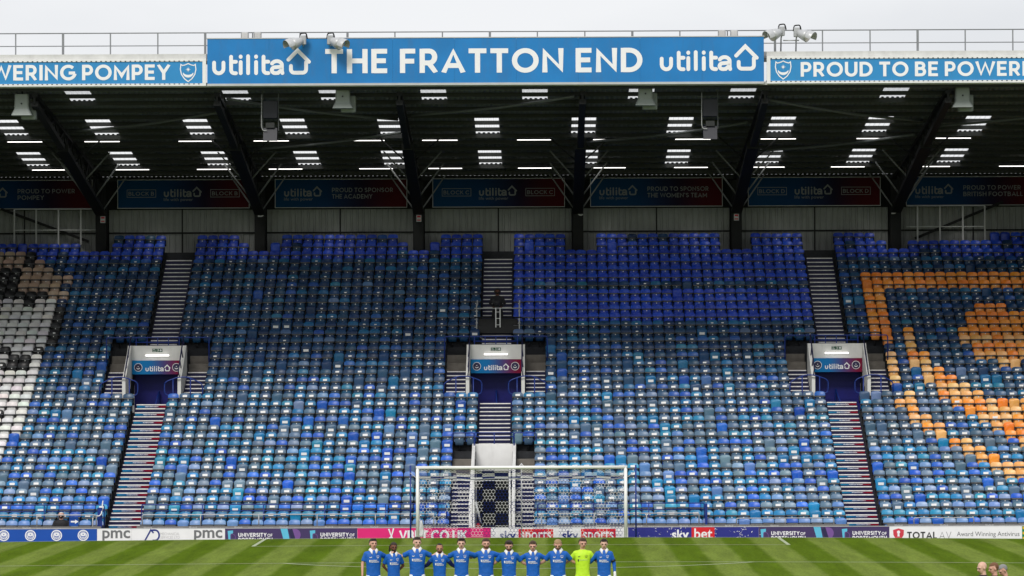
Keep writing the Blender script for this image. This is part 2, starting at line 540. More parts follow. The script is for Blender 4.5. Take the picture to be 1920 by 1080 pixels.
# geometric capitals as pen strokes on a cap height of 1 (centre lines, pen 0.19): width, strokes
H_ = 0.095
T_ = 1 - H_
GL = {
 'A': (0.86, [[(0.06, 0), (0.43, 0.97), (0.80, 0)], [(0.2, 0.30), (0.66, 0.30)]]),
 'B': (0.70, [[(H_, 0), (H_, 1)], [(H_, T_), (0.36, T_)] + arc(0.36, 0.715, 0.19, 0.19, 90, -90) + [(H_, 0.525)], [(H_, 0.525), (0.38, 0.525)] + arc(0.38, 0.31, 0.22, 0.215, 90, -90) + [(H_, H_)]]),
 'C': (0.86, [arc(0.50, 0.5, 0.41, 0.41, 42, 318, 22)]),
 'D': (0.82, [[(H_, 0), (H_, 1)], [(H_, T_), (0.32, T_)] + arc(0.32, 0.5, 0.40, 0.405, 90, -90, 16) + [(H_, H_)]]),
 'E': (0.62, [[(H_, 0), (H_, 1)], [(H_, T_), (0.60, T_)], [(H_, 0.51), (0.55, 0.51)], [(H_, H_), (0.60, H_)]]),
 'F': (0.60, [[(H_, 0), (H_, 1)], [(H_, T_), (0.58, T_)], [(H_, 0.49), (0.54, 0.49)]]),
 'G': (0.92, [arc(0.50, 0.5, 0.41, 0.41, 46, 350, 24), [(0.52, 0.47), (0.91, 0.47)]]),
 'H': (0.78, [[(H_, 0), (H_, 1)], [(0.685, 0), (0.685, 1)], [(H_, 0.51), (0.685, 0.51)]]),
 'I': (0.19, [[(H_, 0), (H_, 1)]]),
 'K': (0.74, [[(H_, 0), (H_, 1)], [(0.65, 1), (H_, 0.42)], [(0.30, 0.60), (0.68, 0)]]),
 'L': (0.58, [[(H_, 0), (H_, 1)], [(H_, H_), (0.56, H_)]]),
 'M': (0.96, [[(H_, 0), (H_, 0.9), (0.48, 0.28), (0.865, 0.9), (0.865, 0)]]),
 'N': (0.80, [[(H_, 0), (H_, 0.88), (0.705, 0.12), (0.705, 1)]]),
 'O': (1.00, [arc(0.50, 0.5, 0.41, 0.41, 0, 360, 30)]),
 'P': (0.66, [[(H_, 0), (H_, 1)], [(H_, T_), (0.36, T_)] + arc(0.36, 0.66, 0.21, 0.245, 90, -90) + [(H_, 0.415)]]),
 'R': (0.70, [[(H_, 0), (H_, 1)], [(H_, T_), (0.36, T_)] + arc(0.36, 0.66, 0.21, 0.245, 90, -90) + [(H_, 0.415)], [(0.34, 0.415), (0.61, 0)]]),
 'S': (0.64, [arc(0.32, 0.70, 0.22, 0.205, 25, 270, 14) + arc(0.32, 0.295, 0.225, 0.20, 90, -155, 14)[1:]]),
 'T': (0.68, [[(0, T_), (0.68, T_)], [(0.34, 0), (0.34, 1)]]),
 'U': (0.78, [[(H_, 1), (H_, 0.38)] + arc(0.39, 0.38, 0.295, 0.29, 180, 360, 14) + [(0.685, 1)]]),
 'V': (0.82, [[(0.06, 1), (0.41, 0.05), (0.76, 1)]]),
 'W': (1.20, [[(0.06, 1), (0.33, 0.06), (0.60, 0.94), (0.87, 0.06), (1.14, 1)]]),
 'X': (0.78, [[(0.08, 0), (0.70, 1)], [(0.08, 1), (0.70, 0)]]),
 'Y': (0.78, [[(0.06, 1), (0.39, 0.46), (0.72, 1)], [(0.39, 0), (0.39, 0.5)]]),
 '.': (0.2, [[(0.1, 0), (0.1, 0.19)]]),
 "'": (0.2, [[(0.1, 0.72), (0.1, 1)]]),
}

def ribbon(mb, pts, w, y, round_cap=False, closed=False):
    """flat pen stroke in the x-z plane at depth y, mitred at its corners"""
    P = [Vector((a, b)) for a, b in pts]
    P = [q for i, q in enumerate(P) if i == 0 or (q - P[i - 1]).length > 1e-5]
    if closed or (P[0] - P[-1]).length < 1e-6:
        closed = True
        if (P[0] - P[-1]).length < 1e-6:
            P = P[:-1]
    n = len(P)
    h = w / 2
    Lp, Rp = [], []
    for i in range(n):
        a = P[i] - P[i - 1] if (i > 0 or closed) else None
        b = P[(i + 1) % n] - P[i] if (i < n - 1 or closed) else None
        if a is None: a = b
        if b is None: b = a
        a, b = a.normalized(), b.normalized()
        na, nb = Vector((-a.y, a.x)), Vector((-b.y, b.x))
        mN = na + nb
        if mN.length < 1e-4:
            mN = na
        mN.normalize()
        k = min(1 / max(mN.dot(na), 0.25), 2.2)
        Lp.append(P[i] + mN * h * k)
        Rp.append(P[i] - mN * h * k)
    vs = [(p.x, y, p.y) for p in Lp] + [(p.x, y, p.y) for p in Rp]
    fs = []
    for i in range(n if closed else n - 1):
        j = (i + 1) % n
        fs.append((i, n + i, n + j, j))
    mb.add(vs, fs)
    if round_cap and not closed:
        for c, d in ((P[0], P[0] - P[1]), (P[-1], P[-1] - P[-2])):
            a0 = math.degrees(math.atan2(d.y, d.x))
            ring = [(c.x + h * math.cos(R(a0 + 90 - 180 * k / 8)), y, c.y + h * math.sin(R(a0 + 90 - 180 * k / 8))) for k in range(9)]
            mb.add(ring, [tuple(range(8, -1, -1))[::-1]])
    return mb

def stroke_text(s, x0, x1, z0, z1, y, pen=0.19, gap=0.13, space=0.42):
    """capitals fitted into the box x0..x1, z0..z1 at depth y (facing -y)"""
    total = 0.0
    for i, ch in enumerate(s):
        total += space if ch == ' ' else GL[ch][0] + (gap if i < len(s) - 1 and s[i + 1] != ' ' else 0)
    kx, kz = (x1 - x0) / total, (z1 - z0)
    mb = MB()
    x = 0.0
    for i, ch in enumerate(s):
        if ch == ' ':
            x += space
            continue
        wd, strokes = GL[ch]
        for q, st in enumerate(strokes):
            tmp = MB()
            ribbon(tmp, [(a, b) for a, b in st], pen, 0)
            mb.add([(x0 + (x + vx) * kx, y - 0.0006 * q, z0 + min(max(vz, -0.01), 1.01) * kz) for vx, _, vz in tmp.v], tmp.f)
        x += wd + gap * (1 if i < len(s) - 1 and s[i + 1] != ' ' else 0)
    return mb

def utilita(mb, x0, z0, k, y):
    """the rounded lower-case word with the little house; k metres per drawing unit (187 wide, 48 tall)"""
    w = 7.1
    S = [
     [(4, 24), (4, 13)] + arc(12.8, 13, 8.8, 9, 180, 360, 10) + [(21.6, 24)],
     [(36, 35), (36, 11)] + arc(42, 10, 6, 6, 180, 270, 5) + [(45, 4)], [(36, 25.5), (45, 25.5)],
     [(54, 4), (54, 25)], [(54, 34.6), (54, 35.4)],
     [(68, 4), (68, 36)],
     [(83, 4), (83, 25)], [(83, 34.6), (83, 35.4)],
     [(97, 35), (97, 11)] + arc(103, 10, 6, 6, 180, 270, 5) + [(106, 4)], [(97, 25.5), (106, 25.5)],
     [(113, 22)] + arc(122, 19, 9.5, 7.5, 140, 0, 8) + [(131.5, 8), (132.5, 4)], [(131, 16), (120, 15)] + arc(119, 9.5, 6.5, 5.6, 90, 270, 8) + [(124, 4.2), (131, 10)],
     [(143.8, 29.1), (161, 46.6), (182.4, 25.0)], [(177, 24.0), (177, 11)] + arc(170.5, 11, 6.5, 6.5, 0, -90, 5) + [(155, 4.5)] + arc(154.5, 10.5, 6, 6, 270, 180, 5) + [(148.5, 17.3)],
    ]
    for q, st in enumerate(S):
        tmp = MB()
        ribbon(tmp, st, w, 0, round_cap=True)
        mb.add([(x0 + vx * k, y - 0.0006 * (q % 3), z0 + vz * k) for vx, _, vz in tmp.v], tmp.f)
    return mb

_fc = {}
def font_mesh(s, bold=0.0):
    key = (s, bold)
    if key not in _fc:
        cu = bpy.data.curves.new("lettering", 'FONT')
        cu.body = s
        cu.size = 1.0
        cu.offset = bold
        cu.resolution_u = 3
        ob = bpy.data.objects.new("lettering", cu)
        col.objects.link(ob)
        dg = bpy.context.evaluated_depsgraph_get()
        me = bpy.data.meshes.new_from_object(ob.evaluated_get(dg))
        vs = [tuple(v.co) for v in me.vertices]
        fs = [tuple(p.vertices) for p in me.polygons]
        bpy.data.objects.remove(ob)
        bpy.data.curves.remove(cu)
        bpy.data.meshes.remove(me)
        _fc[key] = (vs, fs)
    return _fc[key]

def font_text(s, x0, x1, z0, z1, y, bold=0.0, shear=0.0):
    vs, fs = font_mesh(s, bold)
    ax, bx = min(v[0] for v in vs), max(v[0] for v in vs)
    ay, by = min(v[1] for v in vs), max(v[1] for v in vs)
    mb = MB()
    mb.add([(x0 + (v[0] - ax) / (bx - ax) * (x1 - x0) + shear * (v[1] - ay) / (by - ay) * (z1 - z0), y, z0 + (v[1] - ay) / (by - ay) * (z1 - z0)) for v in vs], fs)
    return mb

def disc(mb, cx, cz, r, y, n=20, r_in=0.0):
    if r_in <= 0:
        mb.add([(cx + r * math.cos(2 * math.pi * k / n), y, cz + r * math.sin(2 * math.pi * k / n)) for k in range(n)], [tuple(range(n))])
    else:
        vs = [(cx + q * math.cos(2 * math.pi * k / n), y, cz + q * math.sin(2 * math.pi * k / n)) for q in (r, r_in) for k in range(n)]
        mb.add(vs, [(k, (k + 1) % n, n + (k + 1) % n, n + k) for k in range(n)])
    return mb

def crest(mb, cx, cz, s, y, outline=True):
    """shield with an eight-pointed star above a crescent; s = height"""
    h = s / 2
    if outline:
        sh = [(-0.62, 0.78), (-0.3, 0.86), (0, 1.0), (0.3, 0.86), (0.62, 0.78), (0.80, 0.90), (0.86, 0.35), (0.74, -0.2), (0.42, -0.68), (0, -1.0), (-0.42, -0.68), (-0.74, -0.2), (-0.86, 0.35), (-0.80, 0.90)]
        ribbon(mb, [(cx + a * h, cz + b * h) for a, b in sh], s * 0.055, y, closed=True)
    n = 12
    out = [(cx + 0.62 * h * math.cos(R(200 + 140 * k / n)), cz + 0.05 * h + 0.60 * h * math.sin(R(200 + 140 * k / n))) for k in range(n + 1)]
    inn = [(cx + 0.60 * h * math.cos(R(200 + 140 * k / n)), cz + 0.16 * h + 0.42 * h * math.sin(R(200 + 140 * k / n))) for k in range(n + 1)]
    vs = [(a, y - 0.001, b) for a, b in out + inn]
    mb.add(vs, [(k, k + 1, n + 2 + k, n + 1 + k) for k in range(n)])
    st = []
    for k in range(16):
        q = 0.32 if k % 4 == 0 else (0.24 if k % 2 == 0 else 0.09)
        st.append((cx + q * h * math.cos(math.pi * k / 8), y - 0.002, cz + 0.34 * h + q * h * math.sin(math.pi * k / 8)))
    mb.add(st + [(cx, y - 0.002, cz + 0.34 * h)], [(k, (k + 1) % 16, 16) for k in range(16)])
    return mb

# ------------------------------------------------------------------ places (metres; goal line y = 0, camera at y = -128)
def X_at(px, Y):            # lateral place read off the photograph at a known distance
    return 0.8 + (px - 1018.0) * (Y + 128.0) / F_PX
def Z_at(py, Y):
    return 5.96 + (695.0 - py) * (Y + 128.0) / F_PX

NROW, TD, PITCH = 37, 0.635, 0.46
def row_y(k): return 9.0 + TD * k
ROWZ = [Z_at(972.0 - 14.83 * k, row_y(k)) - 0.80 for k in range(NROW + 1)]
STAIRS = (-15.37, -1.19, 13.06)
COLS = (-26.15, -19.03, -11.9, -4.78, 2.36, 9.47, 16.6, 23.72)
XL, XR = -27.0, 26.0
ORD = ['front', 'second', 'third', 'fourth', 'fifth', 'sixth', 'seventh', 'eighth', 'ninth', 'tenth']
def nth(n):
    return f"{n}{'th' if 10 <= n % 100 <= 20 else {1: 'st', 2: 'nd', 3: 'rd'}.get(n % 10, 'th')}"
# ================================================================== ground and pitch
g = MB()
g.add([(-1500, -1500, -0.55), (1500, -1500, -0.55), (1500, 1500, -0.55), (-1500, 1500, -0.55)], [(0, 1, 2, 3)])
tag(g.build('ground', 'ground'), kind='structure')

def pz(x):                        # the field is cambered: highest along its middle
    return -0.0003 * min(abs(x), 34) ** 2
g = MB()
ys = [-140.0, -60.0, -30.0, -15.0, -6.0, -0.4, 0.1, 0.7, 1.4, 2.4]
drop = [0, 0, 0, 0, 0, 0, -0.01, -0.10, -0.25, -0.47]
xs = [-60 + 2 * i for i in range(61)]
vs = [(x, y, pz(x) * (1 if d > -0.3 else 0.1) + d) for y, d in zip(ys, drop) for x in xs]
n = len(xs)
g.add(vs, [(j * n + i, j * n + i + 1, (j + 1) * n + i + 1, (j + 1) * n + i) for j in range(len(ys) - 1) for i in range(n - 1)])
pitch = tag(g.build('pitch', 'grass', smooth=True), kind='structure')

def pitch_line(pts, w):
    """painted line lying 4 mm above the turf"""
    mb = MB()
    P = [Vector(p) for p in pts]
    vs, m_ = [], len(P)
    for i in range(m_):
        d = (P[min(i + 1, m_ - 1)] - P[max(i - 1, 0)]).normalized()
        nn = Vector((-d.y, d.x)) * w / 2
        for q in (P[i] + nn, P[i] - nn):
            vs.append((q.x, q.y, pz(q.x) + 0.006))
    mb.add(vs, [(2 * i, 2 * i + 1, 2 * i + 3, 2 * i + 2) for i in range(m_ - 1)])
    mb.build('painted_line', 'line_paint', pitch)
def seg(a, b, n=40):
    return [(a[0] + (b[0] - a[0]) * i / n, a[1] + (b[1] - a[1]) * i / n) for i in range(n + 1)]
pitch_line(seg((-33, -0.06), (33, -0.06), 66), 0.12)
pitch_line(seg((-9.16, -5.5), (9.16, -5.5)), 0.13)
for sx_ in (-1, 1):
    pitch_line(seg((sx_ * 9.16, -5.57), (sx_ * 9.16, -0.12), 4), 0.13)
    pitch_line(seg((sx_ * 20.16, -16.57), (sx_ * 20.16, -0.12), 8), 0.13)
pitch_line(seg((-20.16, -16.5), (20.16, -16.5), 60), 0.12)
pitch_line([(9.15 * math.sin(R(a)), -11 - 9.15 * math.cos(R(a))) for a in range(-53, 54, 2)], 0.14)
pitch_line([(9.15 * math.sin(R(a)), -52 - 9.15 * math.cos(R(a))) for a in range(0, 361, 6)], 0.12)
pitch_line(seg((-33, -52), (33, -52), 60), 0.12)
mb = MB(); mb.add([(0.11 * math.cos(R(30 * k)), -11 + 0.11 * math.sin(R(30 * k)), 0.006) for k in range(12)], [tuple(range(12))])
mb.build('penalty_spot', 'line_paint', pitch)

# ================================================================== terrace
def cut(a, b, gaps):
    out = [(a, b)]
    for g0, g1 in gaps:
        nx = []
        for p, q in out:
            if g1 <= p or g0 >= q: nx.append((p, q)); continue
            if g0 > p: nx.append((p, g0))
            if g1 < q: nx.append((g1, q))
        out = nx
    return out
terrace = tag(empty('terrace', (0, 8.6, -0.5)), kind='structure')
for k in range(NROW):
    gaps = []
    if 17 <= k <= 23: gaps = [(c - 1.07, c + 1.07) for c in STAIRS]
    elif k <= 11: gaps = [(STAIRS[1] - 0.74, STAIRS[1] + 0.74)]
    y0, y1 = row_y(k) - 0.40, row_y(k) + 0.235
    for a, b in cut(XL, XR, gaps):
        mb = MB()
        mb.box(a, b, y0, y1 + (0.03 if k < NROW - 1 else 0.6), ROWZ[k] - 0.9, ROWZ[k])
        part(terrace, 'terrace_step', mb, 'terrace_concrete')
# bare concrete blocks shown where seats are left out above the side steps
for c, rows_, half, inner in ((STAIRS[0], (22, 23), 2.1, 1.22), (STAIRS[1], (22, 23), 2.1, 1.22), (STAIRS[2], (22, 23), 2.1, 1.22), (STAIRS[1], (9, 10), 1.66, 0.88)):
    for k in rows_:
        for s_ in (-1, 1):
            a, b = sorted((c + s_ * inner, c + s_ * half))
            mb = MB()
            mb.bbox(a + 0.01, b - 0.01, row_y(k) - 0.44, row_y(k) + 0.21, ROWZ[k] - 0.35, ROWZ[k] + 0.02, 0.012)
            part(terrace, 'concrete_block', mb, 'concrete')

# ================================================================== stairways
STEP_CACHE = {}
def riser_mesh(w, kind):
    return None
def stairway(name, label, x0, x1, k0, k1, prints=False, group=None):
    """two steps to each seat row between rows k0 and k1, each step with a pale nosing strip"""
    root = empty(name, ((x0 + x1) / 2, row_y(k0) - 0.45, ROWZ[k0]))
    words = ['POWERING POMPEY', 'PROUD TO POWER POMPEY', 'UTILITA UTILITA UTILITA']
    i = 0
    for k in range(k0, k1 + 1):
        z0 = ROWZ[k] + 0.008
        rise = (ROWZ[k + 1] - ROWZ[k])
        for h in (0, 1):
            if k == k1 and h == 1: break
            zt = z0 + h * rise / 2
            yf = row_y(k) - 0.43 + h * 0.317
            below = rise / 2
            mb = MB(); mb.box(x0, x1, yf, yf + 0.36, zt - below - 0.02, zt)
            st = part(root, 'step', mb, 'navy_paint')
            mb = MB(); mb.bbox(x0 + 0.03, x1 - 0.03, yf - 0.012, yf + 0.052, zt - 0.036, zt + 0.006, 0.005)
            part(st, 'nosing', mb, 'nosing')
            if prints and h == 0:
                za, zb = zt - below + 0.036, zt - 0.050
                mb = MB(); mb.box(x0 + 0.05, x1 - 0.04, yf - 0.008, yf + 0.004, za, zb)
                part(st, 'riser_print', mb, 'riser_print')
                w_ = words[i % 3]; i += 1
                xm, hw = (x0 + x1) / 2 + 0.02, 0.27 if w_ != 'POWERING POMPEY' else 0.22
                part(st, 'lettering', stroke_text(w_, xm - hw, xm + hw, za + 0.016, zb - 0.016, yf - 0.011, pen=0.24), 'white_letters')
    tag(root, label, 'stairs', group)
    return root
S0, S1, S2 = STAIRS
G = 'stairways through the seating'
stairway('stairway', 'upper flight of white-edged steps above the left entrance', S0 - 0.6, S0 + 0.6, 24, 35, group=G)
stairway('stairway', 'upper flight of white-edged steps behind the camera platform', S1 - 0.65, S1 + 0.65, 24, 35, group=G)
stairway('stairway', 'upper flight of white-edged steps above the right entrance', S2 - 0.6, S2 + 0.6, 24, 35, group=G)
stairway('stairway', 'lower left flight with blue and red printed risers down to the pitch', S0 - 0.64, S0 + 0.64, 0, 17, True, G)
stairway('stairway', 'short centre flight of navy steps above the white tunnel panel', S1 - 0.66, S1 + 0.66, 12, 17, group=G)
stairway('stairway', 'lower right flight with blue and red printed risers down to the pitch', S2 - 0.64, S2 + 0.64, 0, 17, True, G)
for c, nm in zip(STAIRS, ('left', 'centre', 'right')):
    for s_, sd_ in ((-1, 'left'), (1, 'right')):
        a, b = sorted((c + s_ * 1.23, c + s_ * 2.08))
        stairway('side_steps', f'narrow navy steps along the {sd_} wall of the {nm} entrance', a, b, 17, 21, group='side steps beside the entrances')
for s_, sd_ in ((-1, 'left'), (1, 'right')):
    a, b = sorted((S1 + s_ * 0.89, S1 + s_ * 1.64))
    stairway('side_steps', f'narrow navy steps seen through the net {sd_} of the tunnel', a, b, 0, 8, group='side steps beside the entrances')

# ================================================================== entrances through the seating
def rail(root, paths, r=0.027, m_='blue_steel', name='rail'):
    for p_ in paths:
        part(root, name, MB().tube(p_, r, 6), m_, smooth=True)
def fillet(P, rad=0.15, n=4):
    P = [Vector(p) for p in P]
    out = [P[0]]
    for i in range(1, len(P) - 1):
        a, b = (P[i - 1] - P[i]), (P[i + 1] - P[i])
        q = min(rad, a.length / 2, b.length / 2)
        s_, e_ = P[i] + a.normalized() * q, P[i] + b.normalized() * q
        for k in range(n + 1):
            t_ = k / n
            out.append(s_ * (1 - t_) ** 2 + P[i] * 2 * t_ * (1 - t_) + e_ * t_ ** 2)
    return out + [P[-1]]

YA, YB = 19.45, 21.80
for c, nm in zip(STAIRS, ('left', 'centre', 'right')):
    fl = ROWZ[17]
    root = empty('stand_entrance', (c, YA, fl - 0.9))
    tag(root, f'white-walled {nm} entrance with a lit lintel and dark blue opening', 'entrance', 'entrances through the seating')
    for s_ in (-1, 1):
        a, b = sorted((c + s_ * 1.075, c + s_ * 1.215))
        poly = [(YA, fl - 0.9), (YB + 0.2, fl - 0.9), (YB + 0.2, 7.06), (YB - 0.25, 7.06)]
        nst = 4
        for i in range(nst):                       # stepped coping, rising with the rake
            yy = YB - 0.25 - (YB - 0.25 - YA) * (i + 0.75) / nst
            poly += [(yy + 0.25, 7.06 - 1.36 * (i + 0.55) / nst), (yy, 7.06 - 1.36 * (i + 1.0) / nst)]
        poly[-1] = (YA, 5.66)
        part(root, 'side_wall', MB().prism_x(poly[::-1], a, b), 'cream_wall')
    mb = MB(); mb.box(c - 1.07, c + 1.07, YB - 0.06, YB + 0.2, 6.44, 7.055)
    lint = part(root, 'lintel', mb, 'cream_wall')
    mb = MB(); mb.box(c - 1.06, c + 1.06, YB + 0.75, YB + 0.85, fl - 0.9, 6.44)
    part(root, 'inner_wall', mb, 'door_navy')
    part(root, 'cover_slab', MB().box(c - 1.07, c + 1.07, YB + 0.2, 23.80, 6.80, 7.0), 'concrete')
    for i in range(7):
        mb = MB(); mb.box(c - 1.05, c + 1.05, YB + 0.735, YB + 0.75, fl - 0.72 + i * 0.27, fl - 0.46 + i * 0.27)
        part(root, 'wall_panel', mb, 'door_navy')
    mb = MB(); mb.box(c - 1.06, c + 1.06, YA, YB + 0.75, fl - 1.0, fl - 0.9)
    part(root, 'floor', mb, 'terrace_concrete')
    rail(root, [fillet([(c, YB + 0.6, fl - 0.9), (c, YB + 0.6, fl + 0.55), (c + 0.05, YB - 1.6, fl - 0.1)], 0.1)], 0.03, name='centre_rail')
    # printed banner over the opening
    bn = empty('entrance_banner', (c, YB - 0.12, 5.86))
    part(bn, 'panel', MB().box(c - 1.055, c + 1.055, YB - 0.12, YB - 0.07, 5.86, 6.435), 'entrance_print')
    part(bn, 'lettering', utilita(MB(), c - 0.5, 5.98, 1.06 / 187, YB - 0.126), 'white_letters')
    for s_ in (-1, 1):
        q = MB(); disc(q, c + s_ * 0.80, 6.15, 0.175, YB - 0.126, 20, 0.155); crest(q, c + s_ * 0.80, 6.14, 0.26, YB - 0.129, False)
        part(bn, 'crest', q, 'white_letters')
        q = MB(); disc(q, c + s_ * 0.80, 6.15, 0.15, YB - 0.124)
        part(bn, 'crest_ground', q, 'print_deep')
    tag(bn, f'blue to maroon printed banner over the {nm} entrance opening', 'banner', 'banners over the entrances')
    # lamp
    lp = empty('strip_lamp', (c, YB - 0.13, 6.60))
    part(lp, 'housing', MB().bbox(c - 0.50, c + 0.50, YB - 0.09, YB - 0.062, 6.60, 6.70, 0.008), 'white_paint')
    part(lp, 'tube', MB().tube([(c - 0.49, YB - 0.125, 6.65), (c + 0.49, YB - 0.125, 6.65)], 0.034, 8), 'tube_light', True)
    tag(lp, f'lit white strip lamp on the lintel of the {nm} entrance', 'lamp', 'strip lamps over the entrances')
    # emergency exit sign: two dark panels, running figure with arrow, and cross
    ex = empty('exit_sign', (c, YB - 0.1, 6.8))
    part(ex, 'panel', MB().box(c - 0.21, c - 0.02, YB - 0.085, YB - 0.062, 6.80, 6.93), 'exit_green')
    part(ex, 'panel', MB().box(c + 0.0, c + 0.21, YB - 0.085, YB - 0.062, 6.80, 6.93), 'exit_green')
    q = MB()
    ribbon(q, [(c - 0.185, 6.90), (c - 0.10, 6.90)], 0.02, YB - 0.09); ribbon(q, [(c - 0.185, 6.83), (c - 0.06, 6.83)], 0.02, YB - 0.09)
    ribbon(q, [(c + 0.14, 6.82), (c + 0.14, 6.915)], 0.028, YB - 0.09); ribbon(q, [(c + 0.09, 6.865), (c + 0.19, 6.865)], 0.028, YB - 0.091)
    ribbon(q, [(c + 0.045, 6.82), (c + 0.045, 6.915)], 0.02, YB - 0.09)
    part(ex, 'pictogram', q, 'white_letters')
    tag(ex, f'small dark green exit sign above the lamp of the {nm} entrance', 'sign', 'exit signs over the entrances')
    # handrails at the mouth
    for s_, sd_ in ((-1, 'left'), (1, 'right')):
        hr = empty('handrail', (c + s_ * 1.15, YA - 0.1, fl - 0.3))
        y_ = YA - 0.12
        zt = Z_at(705, y_)
        pth = [(c + s_ * 2.12, y_, zt - 0.95), (c + s_ * 2.12, y_, zt - 0.28), (c + s_ * 1.55, y_, zt), (c + s_ * 1.1, y_, zt), (c + s_ * 0.55, y_, zt - 0.2), (c + s_ * 0.55, y_, zt - 0.72), (c + s_ * 0.86, y_, zt - 0.78)]
        rail(hr, [fillet(pth, 0.16)])
        for xx, zz in ((1.62, zt - 0.02), (0.90, zt - 0.07)):
            part(hr, 'post', MB().tube([(c + s_ * xx, y_, fl - 0.3), (c + s_ * xx, y_, zz)], 0.027, 6), 'blue_steel', True)
        tag(hr, f'blue looped handrail on the {sd_} side of the {nm} entrance mouth', 'handrail', 'handrails at the entrance mouths')
        # sloping rail bolted on the side wall coping
        wr = empty('wall_rail', (c + s_ * 1.145, YA, 5.6))
        pp = [(c + s_ * 1.10, YA + 0.05, 5.95), (c + s_ * 1.10, YB - 0.15, 7.42)]
        part(wr, 'rail', MB().tube(pp, 0.028, 6), 'navy_paint', True)
        for q_ in (0.04, 0.34, 0.66, 0.96):
            yy = YA + 0.05 + (YB - 0.2 - YA) * q_
            part(wr, 'bracket', MB().tube([(c + s_ * 1.145, yy, 5.6 + 1.36 * q_), (c + s_ * 1.10, yy, 5.95 + 1.47 * q_)], 0.022, 6), 'navy_paint', True)
        tag(wr, f'dark sloping rail on the {sd_} wall coping of the {nm} entrance', 'handrail', 'rails on the entrance walls')
    # guard rail above the lintel
    gr = empty('guard_rail', (c, YB + 0.02, 7.05))
    zt = 7.40
    rail(gr, [fillet([(c - 2.15, YB + 0.05, 6.35), (c - 2.15, YB + 0.05, zt), (c + 2.15, YB + 0.05, zt), (c + 2.15, YB + 0.05, 6.35)], 0.1),
              [(c - 0.95, YB + 0.05, 7.2), (c + 0.95, YB + 0.05, 7.2)]], 0.026)
    for i in range(5):
        xx = c - 0.9 + 0.45 * i
        part(gr, 'post', MB().tube([(xx, YB + 0.05, 7.0), (xx, YB + 0.05, zt)], 0.022, 6), 'blue_steel', True)
    tag(gr, f'dark blue guard rail above the lintel of the {nm} entrance', 'railing', 'guard rails above the entrances')

# ---- players' tunnel behind the goal
c = S1
root = empty('tunnel_entrance', (c, 8.3, -0.5))
tag(root, 'white-walled tunnel opening behind the goal with a plain white head panel', 'entrance')
for s_ in (-1, 1):
    a, b = sorted((c + s_ * 0.755, c + s_ * 0.875))
    part(root, 'side_wall', MB().prism_x([(8.25, -0.5), (8.25, 0.85), (15.6, 3.03), (16.1, 3.03), (16.1, -0.5)], a, b), 'white_paint')
    part(root, 'door_post', MB().bbox(c + s_ * 0.69 - 0.035, c + s_ * 0.69 + 0.035, 8.15, 8.25, -0.5, 2.35, 0.008), 'white_paint')
part(root, 'head_panel', MB().bbox(c - 0.75, c + 0.75, 15.72, 15.95, 1.93, 3.02, 0.02), 'white_paint')
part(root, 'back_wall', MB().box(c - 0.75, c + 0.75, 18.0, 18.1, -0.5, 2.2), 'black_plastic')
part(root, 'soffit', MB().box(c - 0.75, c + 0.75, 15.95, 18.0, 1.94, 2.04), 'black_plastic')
part(root, 'floor', MB().box(c - 0.75, c + 0.75, 8.3, 18.0, -0.52, -0.49), 'terrace_concrete')
gr = empty('guard_rail', (c, 15.85, 3.0))
zt = Z_at(811, 15.9)
for s_ in (-1, 1):
    rail(gr, [fillet([(c + s_ * 1.68, 15.4, ROWZ[8]), (c + s_ * 1.68, 15.4, zt), (c + s_ * 0.80, 15.4, zt), (c + s_ * 0.80, 15.4, ROWZ[10])], 0.08)], 0.026)
rail(gr, [[(c - 0.78, 15.85, zt), (c + 0.78, 15.85, zt)], [(c - 0.78, 15.85, zt - 0.16), (c + 0.78, 15.85, zt - 0.16)], [(c, 15.85, 2.95), (c, 15.85, zt)], [(c - 0.78, 15.85, 2.95), (c - 0.78, 15.85, zt)], [(c + 0.78, 15.85, 2.95), (c + 0.78, 15.85, zt)]], 0.022)
tag(gr, 'blue guard rail above the white tunnel head panel', 'railing', 'guard rails above the entrances')
ext = empty('fire_extinguisher', (c - 0.55, 8.6, -0.5))
part(ext, 'cylinder', MB().capsule((c - 0.53, 8.6, -0.28), (c - 0.53, 8.6, 0.06), 0.1, 0.1, 12), 'extinguisher', True)
part(ext, 'nozzle', MB().tube([(c - 0.53, 8.6, 0.16), (c - 0.47, 8.6, 0.22), (c - 0.40, 8.58, 0.1)], 0.02, 6), 'black', True)
tag(ext, 'red fire extinguisher standing at the left of the tunnel opening', 'extinguisher')
pl = empty('leaning_pole', (c - 0.5, 8.7, -0.4))
part(pl, 'tube', MB().tube([(c - 0.42, 8.7, 0.12), (c - 0.62, 8.85, 0.95)], 0.04, 8), 'light_steel', True)
part(pl, 'end_cap', MB().tube([(c - 0.417, 8.698, 0.10), (c - 0.414, 8.696, 0.07)], 0.046, 8), 'black', True)
tag(pl, 'pale pole leaning in the tunnel opening above the fire extinguisher', 'pole')

